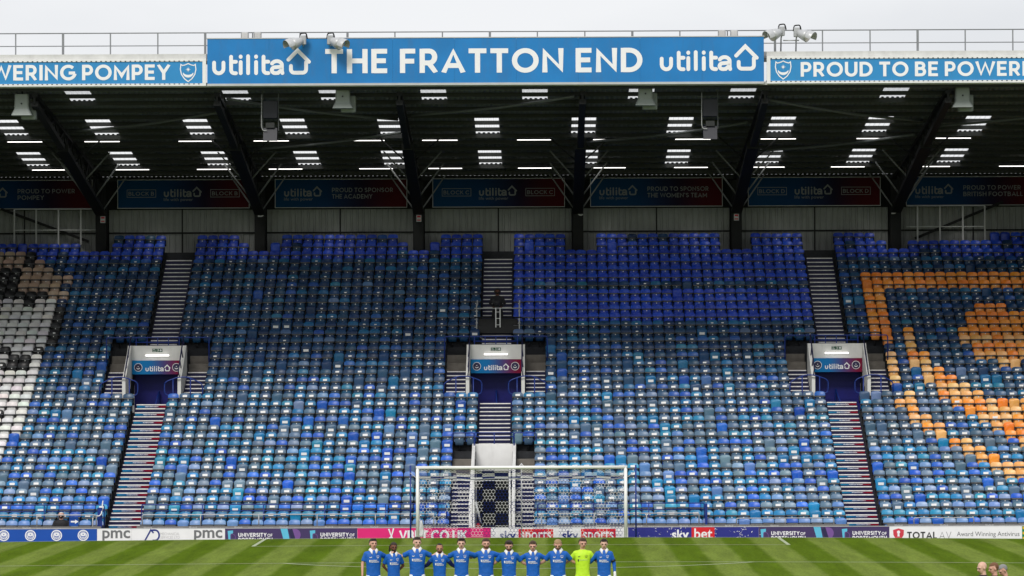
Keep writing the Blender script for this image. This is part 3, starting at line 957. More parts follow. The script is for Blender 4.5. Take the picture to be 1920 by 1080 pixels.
# ================================================================== front wall, its lettered strip and rails
root = empty('front_wall', (0, 8.0, -0.5))
tag(root, 'low front wall of the stand with a grey lettered strip along its top', 'wall')
gaps = [(S0 - 0.66, S0 + 0.7), (S1 - 1.7, S1 + 1.7), (S2 - 0.7, S2 + 0.75)]
for a, b in cut(XL, XR, gaps):
    part(root, 'wall', MB().box(a, b, 7.9, 8.05, -0.55, 0.095), 'concrete')
    part(root, 'ledge', MB().box(a, b, 7.80, 7.9, -0.55, -0.055), 'cream_wall')
    sp = part(root, 'lettered_strip', MB().box(a, b, 7.86, 7.898, -0.045, 0.10), 'strip_grey')
    x = a + 0.25
    i = 0
    while x < b - 1.6:
        if abs(x) < 21:
            s_ = ('Skylark', 'Skylark Golf & Country Club', 'Skylark', 'www.skylarkgolf.co.uk')[i % 4]
            wd = 0.33 if s_ == 'Skylark' else 0.95
            part(sp, 'lettering', font_text(s_, x, x + wd, 0.005 if i % 2 else -0.012, 0.05 if i % 2 else 0.085, 7.856, 0.012, 0.25 if i % 2 == 0 else 0.0), 'print_silver')
            x += wd + 0.22
        else:
            x += 1.0
        i += 1

def long_rail(name, label, x0, x1, y, z_top, z_bot, m_, r, step, group, mid=None):
    gr = empty(name, ((x0 + x1) / 2, y, z_bot))
    part(gr, 'top_rail', MB().tube(fillet([(x0, y, z_bot), (x0, y, z_top), (x1, y, z_top), (x1, y, z_bot)], 0.07), r, 6), m_, True)
    if mid: part(gr, 'mid_rail', MB().tube([(x0, y, mid), (x1, y, mid)], r * 0.85, 6), m_, True)
    nn = max(1, int(round((x1 - x0) / step)))
    for i in range(1, nn):
        xx = x0 + (x1 - x0) * i / nn
        part(gr, 'post', MB().tube([(xx, y, z_bot), (xx, y, z_top)], r * 0.9, 6), m_, True)
    return tag(gr, label, 'railing', group)
GR = 'rails along the front row'
long_rail('front_rail', 'low grey tube rail at the front left beside the seated steward', -23, S0 - 0.85, 8.0, 0.53, 0.09, 'galvanised', 0.024, 2.1, GR)
long_rail('front_rail', 'low grey tube rail in front of the left middle block', S0 + 0.9, S1 - 2.2, 8.0, 0.53, 0.09, 'galvanised', 0.024, 2.1, GR)
long_rail('front_rail', 'low grey tube rail right of the tunnel behind the goal net', S1 + 1.9, X_at(1308, 8.0), 8.0, 0.53, 0.09, 'galvanised', 0.024, 2.1, GR)
long_rail('front_rail', 'short lower grey rail before the right middle block', X_at(1378, 8.0), X_at(1560, 8.0), 8.0, 0.33, 0.09, 'galvanised', 0.022, 1.85, GR)
long_rail('front_rail', 'short lower grey rail right of the lower right stairway', X_at(1710, 8.0), X_at(1822, 8.0), 8.0, 0.33, 0.09, 'galvanised', 0.022, 1.85, GR)
yb = row_y(1) - 0.25
long_rail('barrier_rail', 'blue barrier rail left of the lower left stairway', -23, S0 - 0.72, yb, 0.86, ROWZ[1], 'blue_steel', 0.024, 2.3, GR, 0.62)
long_rail('barrier_rail', 'long blue barrier rail between left stairway and tunnel', S0 + 0.72, S1 - 1.75, yb, 0.86, ROWZ[1], 'blue_steel', 0.024, 2.3, GR, 0.62)
long_rail('barrier_rail', 'blue barrier rail right of the tunnel ending at a broad blue post', S1 + 1.75, X_at(1318, 9.4), yb, 0.86, ROWZ[1], 'blue_steel', 0.024, 2.3, GR, 0.62)
bp = empty('barrier_post', (X_at(1321, 9.0), 9.2, -0.4))
xx = X_at(1321, 9.0)
part(bp, 'plate', MB().bbox(xx - 0.04, xx + 0.04, 8.6, 9.3, -0.45, 0.86, 0.01), 'blue_steel')
part(bp, 'foot', MB().box(xx - 0.09, xx + 0.09, 8.7, 9.2, -0.5, -0.45), 'blue_steel')
tag(bp, 'broad blue steel post closing the long barrier rail', 'post')
hz = empty('stair_handrail', (S0 - 0.75, 8.3, -0.2))
part(hz, 'rail', MB().tube(fillet([(S0 - 0.66, 8.5, 1.05), (S0 - 0.68, 8.2, 0.55), (S0 - 0.78, 8.1, 0.47), (S0 - 0.98, 8.05, 0.52), (S0 - 1.0, 8.05, 0.09)], 0.1), 0.024, 6), 'white_paint', True)
part(hz, 'gate_panel', MB().bbox(S0 - 0.84, S0 - 0.66, 8.25, 8.29, -0.1, 0.8, 0.01), 'blue_steel')
tag(hz, 'white bent handrail with blue plate at the foot of the left stairway', 'handrail')
ar = empty('direction_sign', (X_at(131, 8.2), 8.2, 0.1))
xa = X_at(135, 8.2)
part(ar, 'panel', MB().bbox(xa - 0.14, xa + 0.2, 8.16, 8.2, 0.11, 0.44, 0.008), 'board_blue')
q = MB(); ribbon(q, [(xa - 0.08, 0.275), (xa + 0.12, 0.275)], 0.06, 8.152)
q.add([(xa + 0.08, 8.151, 0.19), (xa + 0.21, 8.151, 0.275), (xa + 0.08, 8.151, 0.36)], [(0, 1, 2)])
part(ar, 'arrow', q, 'white_letters')
tag(ar, 'blue panel with a white right-pointing arrow beside the seated steward', 'sign')

# ================================================================== roof
RY0, RZ0, RY1, RZ1 = 10.9, 17.12, 33.4, 14.72     # front edge, rear edge of the sheeting
def roof_z(y): return RZ0 + (RZ1 - RZ0) * (y - RY0) / (RY1 - RY0)
NP = 15
PY = [RY0 + 0.25 + (RY1 - RY0 - 0.5) * i / (NP - 1) for i in range(NP)]
roof = empty('stand_roof', (0, RY0, RZ0))
tag(roof, 'dark corrugated stand roof carried on purlins with bright rooflight strips', 'roof')
SKY = [  # rooflights: (first purlin bay, bays, photo x of the centres, photo y)
    (0, 2, (143, 435, 620, 815, 1007, 1200, 1393, 1680), 168),
    (4, 3, (8, 183, 365, 549, 729, 916, 1100, 1281, 1465, 1649, 1832), 227),
    (9, 3, (55, 225, 398, 572, 740, 920, 1098, 1270, 1443, 1617, 1790), 284)]
LIGHTS = []
def roof_hit(px, py):
    """point of the sheeting plane seen at a place of the photograph"""
    dz, dx = (695.0 - py) / F_PX, (px - 1018.0) / F_PX
    k = (RZ1 - RZ0) / (RY1 - RY0)
    d = (RZ0 - k * (RY0 + 128.0) - 5.96) / (dz - k)
    return 0.8 + dx * d, d - 128.0
for b0, nb, pxs, py in SKY:
    for px in pxs:
        x_, _ = roof_hit(px, py)
        a_ = round((x_ - 0.5) / 0.2) * 0.2
        LIGHTS.append((b0, nb, a_, a_ + 1.0))
prof = [(0.0, 0.0), (0.07, 0.0), (0.095, 0.045), (0.165, 0.045), (0.19, 0.0)]
PER = 0.2
def sheet(x0, x1, ya, yb_, thick=0.0):
    nper = max(1, int(round((x1 - x0) / PER)))
    st = (x1 - x0) / nper
    xs_ = []
    for i in range(nper):
        for px_, pz_ in prof[:-1]:
            xs_.append((x0 + (i + px_ / 0.2) * st, pz_))
    xs_.append((x1, 0.0))
    mb = MB()
    vs = []
    for x_, z_ in xs_:
        vs += [(x_, ya, roof_z(ya) + z_ + 0.02), (x_, yb_, roof_z(yb_) + z_ + 0.02)]
    mb.add(vs, [(2 * i, 2 * i + 1, 2 * i + 3, 2 * i + 2) for i in range(len(xs_) - 1)])
    return mb
for j in range(NP - 1):
    gaps = [(a, b) for b0, nb, a, b in LIGHTS if b0 <= j < b0 + nb]
    ya = RY0 - 0.1 if j == 0 else PY[j]
    yb_ = RY1 if j == NP - 2 else PY[j + 1]
    first = [(a, b) for b0, nb, a, b in LIGHTS if b0 == j and b0 > 0]
    for a, b in first:               # the rooflight starts part-way into its first bay
        part(roof, 'roof_sheet', sheet(a, b, PY[j], PY[j] + 0.62), 'roof_sheet')
    for a, b in cut(XL, XR, gaps):
        part(roof, 'roof_sheet', sheet(a, b, ya, yb_), 'roof_sheet')
for b0, nb, a, b in LIGHTS:
    part(roof, 'rooflight', sheet(a, b, (RY0 - 0.1 if b0 == 0 else PY[b0] + 0.62), PY[b0 + nb]), 'rooflight')
for y_ in PY:
    z_ = roof_z(y_)
    mb = MB()      # Z-section purlin
    mb.box(XL, XR, y_ - 0.012, y_ + 0.012, z_ - 0.17, z_ - 0.004)
    mb.box(XL, XR, y_ + 0.013, y_ + 0.075, z_ - 0.17, z_ - 0.157)
    part(roof, 'purlin', mb, 'purlin')
for x_ in (XL, XR):  # unseen end walls, added to keep side light out of the stand
    part(roof, 'end_light_blocker', MB().prism_x([(RY0, roof_z(RY0) - 0.2), (RY1, roof_z(RY1) - 0.2), (RY1, 8.0), (RY0, -0.5)][::-1], x_ - 0.05, x_ + 0.05), 'roof_sheet')
part(roof, 'gutter', MB().box(XL, XR, RY0 - 0.22, RY0 - 0.02, RZ0 - 0.10, RZ0 + 0.02), 'white_paint')

# ---- girders and columns
t_of = lambda t_: RY0 + 0.35 + (RY1 - 0.9 - RY0 - 0.35) * t_
def depth(t_): return 0.42 + 1.15 * max(0.0, (t_ - 0.10) / 0.9) if t_ < 1 else 1.57
for i, x_ in enumerate(COLS):
    nm = ('first', 'first', 'second', 'third', 'fourth', 'fifth', 'sixth', 'seventh')[i]
    if i in (0, 7): continue
    root = empty('roof_girder', (x_, 32.3, ROWZ[36]))
    ztop = lambda t_: roof_z(t_of(t_)) - 0.23
    part(root, 'top_chord', MB().bar((x_, t_of(0), ztop(0) - 0.08), (x_, t_of(1), ztop(1) - 0.08), 0.22, 0.16), 'dark_steel')
    for (ta, tb, w_) in ((0, 0.38, 0.26), (0.38, 1.0, 0.46)):
        part(root, 'bottom_chord', MB().bar((x_, t_of(ta), ztop(ta) - depth(ta)), (x_, t_of(tb), ztop(tb) - depth(tb)), w_, 0.20), 'dark_steel')
    NW = 16
    for k in range(NW + 1):
        t_ = k / NW
        part(root, 'web_post', MB().bar((x_, t_of(t_), ztop(t_) - 0.14), (x_, t_of(t_), ztop(t_) - depth(t_)), 0.09, 0.09), 'dark_steel')
        if k < NW:
            t2 = (k + 1) / NW
            a, b = ((t_, 0.14), (t2, depth(t2))) if k % 2 == 0 else ((t_, depth(t_)), (t2, 0.14))
            part(root, 'web_diagonal', MB().bar((x_ + 0.05, t_of(a[0]), ztop(a[0]) - a[1]), (x_ + 0.05, t_of(b[0]), ztop(b[0]) - b[1]), 0.07, 0.07), 'dark_steel')
    part(root, 'column', MB().bbox(x_ - 0.24, x_ + 0.24, 32.2, 32.62, ROWZ[35] - 0.3, ztop(1) - 0.1, 0.02), 'dark_steel')
    part(root, 'splice_plate', MB().box(x_ - 0.25, x_ + 0.25, t_of(0.38) - 0.05, t_of(0.38) + 0.05, ztop(0.38) - depth(0.38) - 0.14, ztop(0.38) - depth(0.38) + 0.14), 'dark_steel')
    for t_ in (0.50, 0.66, 0.82, 0.95):
        for s_ in (-1, 1):
            j = min(range(NP), key=lambda q: abs(PY[q] - t_of(t_)))
            part(root, 'knee_brace', MB().tube([(x_ + s_ * 0.2, t_of(t_), ztop(t_) - depth(t_)), (x_ + s_ * 1.25, PY[j] - 0.05, roof_z(PY[j]) - 0.2)], 0.035, 6), 'brace_steel' if t_ > 0.6 else 'dark_steel', True)
    tag(root, f'dark lattice roof girder with its column, {nm} from the left', 'girder', 'roof girders')
# slim bracing tubes in the roof plane
for i, (a, b, ya, yb_) in enumerate(((1, 2, 19.5, 15.2), (2, 3, 12.2, 17.0), (2, 3, 24.0, 20.0), (3, 4, 16.0, 12.0), (4, 5, 22.5, 18.0), (5, 6, 13.0, 17.8), (5, 6, 25.0, 21.0), (6, 7, 19.0, 14.5))):
    xa, xb = COLS[a] + 0.3, COLS[b] - 0.3
    ym, n_ = (ya + yb_) / 2, 10
    path = []
    for k in range(n_ + 1):
        t_ = k / n_
        y_ = ya + (yb_ - ya) * t_
        path.append((xa + (xb - xa) * t_, y_, roof_z(y_) - 0.30 - 0.10 * math.sin(math.pi * t_)))
    o = MB().tube(path, 0.055, 8).build('roof_brace', 'grey_steel', smooth=True)
    tag(o, ('slim grey brace tube under the roof left of the first loudspeaker box', 'slim grey brace tube under the roof behind the left loudspeaker box', 'deep slim brace tube between second and third girders', 'slim brace tube under the roof right of the third girder', 'deep slim brace tube between fourth and fifth girders', 'slim brace tube under the roof right of the fifth girder', 'deep slim brace tube between fifth and sixth girders', 'slim brace tube under the roof right of the sixth girder')[i], 'brace', 'roof brace tubes')

# ---- lit tubes under the roof
def tube_row(y_px, xs_, word):
    for i, px in enumerate(xs_):
        x_, y_ = roof_hit(px, y_px - 9)
        z_ = Z_at(y_px, y_)
        lp = empty('tube_lamp', (x_, y_, z_))
        part(lp, 'tube', MB().tube([(x_ - 0.74, y_, z_), (x_ + 0.74, y_, z_)], 0.017, 8), 'tube_light', True)
        part(lp, 'fitting', MB().box(x_ - 0.76, x_ + 0.76, y_ - 0.04, y_ + 0.04, z_ + 0.026, z_ + 0.07), 'dark_steel')
        for s_ in (-1, 1):
            part(lp, 'hanger', MB().box(x_ + s_ * 0.6 - 0.01, x_ + s_ * 0.6 + 0.01, y_ - 0.01, y_ + 0.01, z_ + 0.07, roof_z(y_) - 0.05), 'dark_steel')
        tag(lp, f'lit white tube lamp under the roof, {nth(i + 1)} from left in the {word} row', 'lamp', 'tube lamps under the roof')
tube_row(262, (45, 190, 367, 508, 688, 825, 1003, 1146, 1300, 1460, 1640, 1788), 'front')
tube_row(315, (90, 247, 400, 535, 705, 835, 1003, 1142, 1296, 1440, 1590, 1750, 1905), 'rear')

# ================================================================== rear wall
WY = 33.1
rw = empty('rear_wall', (0, WY, ROWZ[36]))
tag(rw, 'pale ribbed metal rear wall behind the top row of seats', 'wall')
zb, zt = ROWZ[36] - 0.2, RZ1
def ribbed(x0, x1, z0, z1, y):
    nper = max(1, int((x1 - x0) / 0.26)); st = (x1 - x0) / nper
    mb = MB(); vs = []
    for i in range(nper):
        for a, d in ((0, 0), (0.60, 0), (0.70, -0.05), (0.90, -0.05)):
            x_ = x0 + (i + a) * st
            vs += [(x_, y + d, z0), (x_, y + d, z1)]
    vs += [(x1, y, z0), (x1, y, z1)]
    mb.add(vs, [(2 * i, 2 * i + 2, 2 * i + 3, 2 * i + 1) for i in range(len(vs) // 2 - 1)])
    return mb
for i in range(len(COLS) - 1):
    a, b = COLS[i] + 0.26, COLS[i + 1] - 0.26
    m_ = (a + b) / 2
    for p_, q_ in ((a, m_ - 0.01), (m_ + 0.01, b)):
        part(rw, 'wall_sheet', ribbed(p_, q_, Z_at(433, WY), Z_at(391, WY), WY), 'wall_sheet')
        part(rw, 'wall_sheet', ribbed(p_, q_, zb, Z_at(436, WY), WY + 0.04), 'wall_sheet')
    part(rw, 'wall_beam', MB().box(a, b, WY - 0.06, WY + 0.1, Z_at(436, WY), Z_at(433, WY)), 'dark_steel')
    part(rw, 'wall_beam', MB().box(a, b, WY - 0.10, WY + 0.1, Z_at(391, WY), Z_at(388, WY)), 'dark_steel')
    part(rw, 'joint', MB().box(m_ - 0.03, m_ + 0.03, WY - 0.045, WY + 0.1, zb, Z_at(391, WY)), 'dark_steel')
part(rw, 'backing', MB().box(XL, XR, WY + 0.12, WY + 0.25, zb, RZ1 + 0.05), 'dark_steel')
# glazed frames at the ends of the top row
for nm, pxs, side in (('left', (25, 66, 108, 150, 181), 'left'), ('right', (1720, 1762, 1805, 1846), 'right')):
    fr = empty('window_frame', (X_at(pxs[0], 32.4), 32.5, Z_at(450, 32.5)))
    za, zc, zm = Z_at(456, 32.5), Z_at(389, 32.5), Z_at(428, 32.5)
    xs_ = [X_at(p_, 32.5) for p_ in pxs]
    for x_ in xs_[:4] if nm == 'left' else xs_:
        part(fr, 'mullion', MB().bbox(x_ - 0.035, x_ + 0.035, 32.46, 32.53, za, zc, 0.006), 'light_steel')
    part(fr, 'transom', MB().box(xs_[0] - (0 if nm == 'left' else 0.5), xs_[-1], 32.475, 32.515, zm - 0.02, zm + 0.02), 'light_steel')
    part(fr, 'head_rail', MB().box(xs_[0] - (0 if nm == 'left' else 0.5), xs_[-1], 32.475, 32.515, zc - 0.02, zc + 0.02), 'light_steel')
    part(fr, 'stay', MB().bar((X_at(0 if nm == 'left' else 1715, 32.7), 32.7, Z_at(388 if nm == 'left' else 450, 32.7)), (X_at(165 if nm == 'left' else 1880, 32.7), 32.7, Z_at(450 if nm == 'left' else 382, 32.7)), 0.12, 0.12), 'dark_steel')
    tag(fr, f'pale steel window frame at the {side} end of the top row', 'frame', 'steel frames at the top row')
# block letters and numbers fixed to the columns
for px, py, ch, m_ in ((488, 398, 'B', 'print_silver'), (1088, 398, 'C', 'print_silver'), (1677, 397, 'D', 'print_silver')):
    x_, z_ = X_at(px, 32.1), Z_at(py, 32.1)
    o = stroke_text(ch, x_ - 0.13, x_ + 0.13, z_ - 0.16, z_ + 0.16, 32.18).build('block_letter', m_)
    tag(o, f'pale block letter {ch} on a dark roof column', 'letter')
for px, wd in ((191, 'first'), (785, 'third'), (1381, 'fifth')):
    x_, z_ = X_at(px, 32.1), Z_at(408, 32.1)
    nt_ = empty('wall_notice', (x_, 32.19, z_ - 0.16))
    part(nt_, 'plate', MB().box(x_ - 0.11, x_ + 0.11, 32.17, 32.195, z_ - 0.16, z_ + 0.14), 'print_silver')
    q = MB(); ribbon(q, [(x_ - 0.08, z_ + 0.07), (x_ + 0.08, z_ + 0.07)], 0.08, 32.167); ribbon(q, [(x_ - 0.08, z_ - 0.09), (x_ + 0.08, z_ - 0.09)], 0.05, 32.167)
    part(nt_, 'pictogram', q, 'print_red')
    tag(nt_, f'small red and white notice on the {wd} roof column from the left', 'sign', 'notices on the columns')

# ---- printed banners along the top of the rear wall
BAN = [(-75, 'P', ('PROUD TO POWER', 'POMPEY')), (220, 'B', 'BLOCK B'), (516, 'P', ('PROUD TO SPONSOR', 'THE ACADEMY')), (812, 'B', 'BLOCK C'), (1108, 'P', ('PROUD TO SPONSOR', "THE WOMEN'S TEAM")), (1404, 'B', 'BLOCK D'), (1700, 'P', ('PROUD TO POWER', 'BRITISH FOOTBALL'))]
BY = 32.75
def S_(px): return X_at(px, BY)
for px, kind, txt in BAN:
    x0, x1, z0, z1 = S_(px), S_(px + 246), Z_at(387, BY), Z_at(335, BY)
    u_ = (x1 - x0) / 246
    bn = empty('wall_banner', ((x0 + x1) / 2, BY, z0))
    part(bn, 'panel', MB().box(x0, x1, BY, BY + 0.04, z0, z1), 'banner_print')
    for a in ((x0 - 0.03, x0, z0 - 0.03, z1 + 0.03), (x1, x1 + 0.03, z0 - 0.03, z1 + 0.03), (x0, x1, z0 - 0.03, z0), (x0, x1, z1, z1 + 0.03)):
        part(bn, 'edge_trim', MB().box(a[0], a[1], BY - 0.012, BY + 0.04, a[2], a[3]), 'light_steel')
    yy = BY - 0.008
    if kind == 'B':
        part(bn, 'lettering', utilita(MB(), x0 + 86 * u_, z0 + 20 * u_, 72 * u_ / 187, yy), 'print_dim')
        part(bn, 'lettering', font_text('life with power', x0 + 86 * u_, x0 + 141 * u_, z0 + 11 * u_, z0 + 18.5 * u_, yy), 'print_dim')
        for off in (17, 174):
            q = stroke_text(txt, x0 + (off + 2.5) * u_, x0 + (off + 51) * u_, z0 + 23 * u_, z0 + 30.5 * u_, yy, pen=0.15)
            part(bn, 'lettering', q, 'print_dim')
            q = MB(); ribbon(q, [(x0 + off * u_, z0 + 20 * u_), (x0 + (off + 54) * u_, z0 + 20 * u_), (x0 + (off + 54) * u_, z0 + 34 * u_), (x0 + off * u_, z0 + 34 * u_)], 0.025, yy, closed=True)
            part(bn, 'box_outline', q, 'print_dim')
        tag(bn, f'dim blue and maroon banner reading {txt} at both ends', 'banner', 'banners along the rear wall')
    else:
        part(bn, 'lettering', utilita(MB(), x0 + 16 * u_, z0 + 20 * u_, 72 * u_ / 187, yy), 'print_dim')
        part(bn, 'lettering', font_text('life with power', x0 + 16 * u_, x0 + 70 * u_, z0 + 11 * u_, z0 + 18.5 * u_, yy), 'print_dim')
        full = 115 if 'SPONSOR' in txt[0] else 108
        w2 = {'POMPEY': 50, 'THE ACADEMY': 76, "THE WOMEN'S TEAM": 112, 'BRITISH FOOTBALL': 112}[txt[1]]
        part(bn, 'lettering', stroke_text(txt[0], x0 + 106 * u_, x0 + (106 + full) * u_, z0 + 28 * u_, z0 + 36.5 * u_, yy, pen=0.15), 'print_dim')
        part(bn, 'lettering', stroke_text(txt[1], x0 + 106 * u_, x0 + (106 + w2) * u_, z0 + 16 * u_, z0 + 24.5 * u_, yy, pen=0.15), 'print_dim')
        tag(bn, f'dim blue and maroon banner reading {txt[0]} {txt[1]}', 'banner', 'banners along the rear wall')

# ================================================================== signs on the roof edge
SY = 10.45
def sx_at(px): return X_at(px, SY)
def sz_at(py): return Z_at(py, SY)
# height levelled for the slight tilt of the picture
ZB, ZT = 17.10, 18.87
x0, x1 = sx_at(388), sx_at(1434)
sg = empty('main_sign', ((x0 + x1) / 2, SY, ZB))
npan = 9
for i in range(npan):
    a, b = x0 + (x1 - x0) * i / npan, x0 + (x1 - x0) * (i + 1) / npan
    part(sg, 'sign_panel', MB().box(a + 0.002, b - 0.002, SY, SY + 0.06, ZB + 0.03, ZT), 'sign_blue')
part(sg, 'top_trim', MB().box(x0 - 0.03, x1 + 0.03, SY - 0.02, SY + 0.10, ZT, ZT + 0.035), 'light_steel')
part(sg, 'bottom_trim', MB().box(x0, x1, SY - 0.03, SY + 0.14, ZB - 0.06, ZB + 0.028), 'light_steel')
part(sg, 'frame', MB().box(x0, x1, SY + 0.07, SY + 0.2, ZB, ZT - 0.05), 'dark_steel')
u_ = (x1 - x0) / 1046.0
yy = SY - 0.008
part(sg, 'lettering', stroke_text('THE FRATTON END', x0 + 222 * u_, x0 + 818 * u_, ZB + 0.415, ZB + 0.415 + 45.5 * u_, yy, pen=0.20, gap=0.15, space=0.47), 'white_letters')
part(sg, 'lettering', utilita(MB(), x0 + 9 * u_, ZB + 17 * u_, u_, yy), 'white_letters')
part(sg, 'lettering', utilita(MB(), x0 + 850 * u_, ZB + 21 * u_, u_, yy), 'white_letters')
tag(sg, 'large blue sign reading THE FRATTON END on the roof edge', 'sign')
def side_sign(xa, xb, label, build):
    sg = empty('side_sign', ((xa + xb) / 2, SY + 0.05, ZB))
    n_ = max(1, int(round((xb - xa) / 2.4)))
    zt_ = ZB + 0.90
    for i in range(n_):
        a, b = xa + (xb - xa) * i / n_, xa + (xb - xa) * (i + 1) / n_
        part(sg, 'sign_panel', MB().box(a + 0.002, b - 0.002, SY + 0.03, SY + 0.08, ZB + 0.05, zt_), 'sign_blue_light')
    part(sg, 'top_trim', MB().box(xa - 0.14, xb + 0.14, SY, SY + 0.1, zt_, zt_ + 0.11), 'white_paint')
    part(sg, 'bottom_trim', MB().box(xa - 0.14, xb + 0.14, SY, SY + 0.16, ZB - 0.05, ZB + 0.048), 'white_paint')
    for e in (xa - 0.14, xb + 0.001):
        part(sg, 'end_trim', MB().box(e, e + 0.139, SY, SY + 0.1, ZB + 0.05, zt_), 'white_paint')
    x_ = xa
    lace = MB()
    while x_ < xb:
        if abs(x_) < 24:
            for z_ in (zt_ + 0.02, ZB + 0.028):
                lace.box(x_, x_ + 0.06, SY - 0.012, SY + 0.002, z_ - 0.012, z_ + 0.012)
        x_ += 0.19
    o = part(sg, 'lacing', lace, 'dark_steel'); o['kind'] = 'stuff'
    build(sg, zt_)
    part(sg, 'fascia', MB().box(xa - 0.14, xb + 0.14, SY + 0.12, SY + 0.5, zt_ + 0.112, zt_ + 0.30), 'roof_top')
    tag(sg, label, 'sign')
xe = sx_at(379)
def left_text(sg, zt_):
    u = u_
    part(sg, 'lettering', stroke_text('POWERING POMPEY', xe - (379 + 78) * u, xe - 61 * u, ZB + 0.19, ZB + 0.19 + 29 * u, SY + 0.022, pen=0.20, gap=0.14, space=0.42), 'white_letters')
    q = MB(); crest(q, xe - 27 * u, ZB + 0.47, 34 * u, SY + 0.022)
    part(sg, 'crest', q, 'white_letters')
side_sign(XL, xe, 'pale blue roof edge sign ending in POMPEY and a crest', left_text)
xs0 = sx_at(1446)
def right_text(sg, zt_):
    u = u_
    q = MB(); crest(q, xs0 + 24 * u, ZB + 0.47, 34 * u, SY + 0.022)
    part(sg, 'crest', q, 'white_letters')
    part(sg, 'lettering', stroke_text('PROUD TO BE POWERED', xs0 + 57 * u, xs0 + 520 * u, ZB + 0.21, ZB + 0.21 + 27.5 * u, SY + 0.022, pen=0.20, gap=0.14, space=0.42), 'white_letters')
side_sign(xs0, XR, 'pale blue roof edge sign beginning with a crest and PROUD TO BE', right_text)

# ---- walkway rail on top of the roof
wk = empty('roof_walkway', (0, 12.2, 18.0))
part(wk, 'walkway_deck', MB().box(XL, XR, 11.2, 13.0, 18.10, 18.22), 'roof_top')
part(wk, 'toe_board', MB().box(XL, XR, 11.25, 11.28, 18.222, 18.36), 'galvanised')
tag(wk, 'pale roof edge walkway behind the signs', 'walkway')
rr = empty('roof_railing', (0, 11.4, 18.2))
ytop = 11.4
ztop_ = 19.20
part(rr, 'top_rail', MB().tube([(XL, ytop, ztop_), (XR, ytop, ztop_)], 0.024, 6), 'rail_grey', True)
part(rr, 'mid_rail', MB().tube([(XL, ytop, 18.70), (XR, ytop, 18.70)], 0.02, 6), 'rail_grey', True)
x_ = X_at(27, ytop) - 3 * 1.85
i = 0
while x_ < XR:
    wd = 0.045 if i % 3 == 1 else 0.024
    part(rr, 'post', MB().box(x_ - wd, x_ + wd, ytop - 0.02, ytop + 0.02, 18.2, ztop_), 'rail_grey')
    x_ += 89.2 * 139.4 / F_PX
    i += 1
tag(rr, 'thin grey safety railing along the top of the roof', 'railing')
for px, wd in ((459, 'left one of the pair above utilita at left'), (483, 'right one of the pair above utilita at left'), (1355, 'left one of the pair above utilita at right'), (1378, 'right one of the pair above utilita at right')):
    xm = X_at(px, 11.2)
    b_ = empty('roof_vent', (xm, 11.2, 18.3))
    part(b_, 'box', MB().bbox(xm - 0.13, xm + 0.13, 11.1, 11.3, 18.25, Z_at(58, 11.2), 0.015), 'roof_top')
    part(b_, 'side_channel', MB().box(xm - 0.15, xm - 0.131, 11.08, 11.3, 18.25, Z_at(57, 11.2)), 'galvanised')
    part(b_, 'side_channel', MB().box(xm + 0.131, xm + 0.15, 11.08, 11.3, 18.25, Z_at(57, 11.2)), 'galvanised')
    tag(b_, f'small cream box behind the main sign, {wd}', 'box', 'cream boxes behind the main sign')

# ---- floodlights
def floodlight(px, py, sgn, label, K=0.98):
    y_ = 10.0 if px < 1000 else 10.6
    x_, z_ = X_at(px, y_), Z_at(py, y_)
    fl = empty('floodlight', (x_, y_, z_))
    ax = Vector((sgn * 0.82, -0.45, -0.36)).normalized()
    u = ax.cross(Vector((0, 0, 1))).normalized(); w = u.cross(ax)
    def ring(t_, rx, rz, n_=14):
        t_, rx, rz = t_ * K, rx * K, rz * K
        c_ = Vector((x_, y_, z_)) + ax * t_
        return [c_ + u * rx * math.cos(2 * math.pi * k / n_) + w * rz * math.sin(2 * math.pi * k / n_) for k in range(n_)]
    part(fl, 'shell', MB().loft([ring(-0.12, 0.09, 0.09), ring(-0.02, 0.17, 0.16), ring(0.2, 0.24, 0.22), ring(0.36, 0.27, 0.25)]), 'flood_shell', True)
    # visor: upper half hood reaching forward with two drooping corners
    rg = []
    for t_, s_ in ((0.362, 0.275), (0.50, 0.29), (0.62, 0.28)):
        t_, s_ = t_ * K, s_ * K
        c_ = Vector((x_, y_, z_)) + ax * t_
        rg.append([c_ + u * s_ * math.cos(R(-12 + 204 * k / 12)) + w * s_ * 0.93 * math.sin(R(-12 + 204 * k / 12)) for k in range(13)])
    mb = MB()
    for i in range(2):
        b = len(mb.v)
        mb.add(rg[i] + rg[i + 1], [(k, k + 1, 13 + k + 1, 13 + k) for k in range(12)])
    part(fl, 'visor', mb, 'flood_shell', True)
    part(fl, 'lens', MB().loft([ring(0.364, 0.255, 0.235), ring(0.385, 0.22, 0.2), ring(0.395, 0.06, 0.06)]), 'flood_lens', True)
    bx_ = x_ - sgn * 0.12
    part(fl, 'gear_box', MB().bbox(bx_ - 0.12, bx_ + 0.12, y_ + 0.02, y_ + 0.26, z_ - 0.12, z_ + 0.24, 0.02), 'galvanised')
    part(fl, 'yoke', MB().tube(fillet([(bx_ - 0.13, y_ + 0.12, z_ + 0.1), (bx_ - 0.1, y_ + 0.12, z_ + 0.32), (bx_ + 0.12, y_ + 0.12, z_ + 0.34), (bx_ + 0.17, y_ + 0.1, z_ + 0.12)], 0.06), 0.028, 6), 'dark_steel', True)
    part(fl, 'support_arm', MB().tube([(bx_, y_ + 0.2, z_ - 0.1), (bx_, 11.1, z_ - 0.2), (bx_, 11.3, 18.25)], 0.03, 6), 'galvanised', True)
    tag(fl, label, 'floodlight', 'floodlights on the roof edge')
floodlight(562, 75, -1, 'grey floodlight hanging before the sign above the left little house')
floodlight(625, 75, 1, 'grey floodlight hanging before the sign above the letter T')
floodlight(1462, 62, -1, 'grey floodlight pointing left at the right end of the sign')
floodlight(1502, 64, 1, 'grey floodlight pointing right beside the right end of the sign')
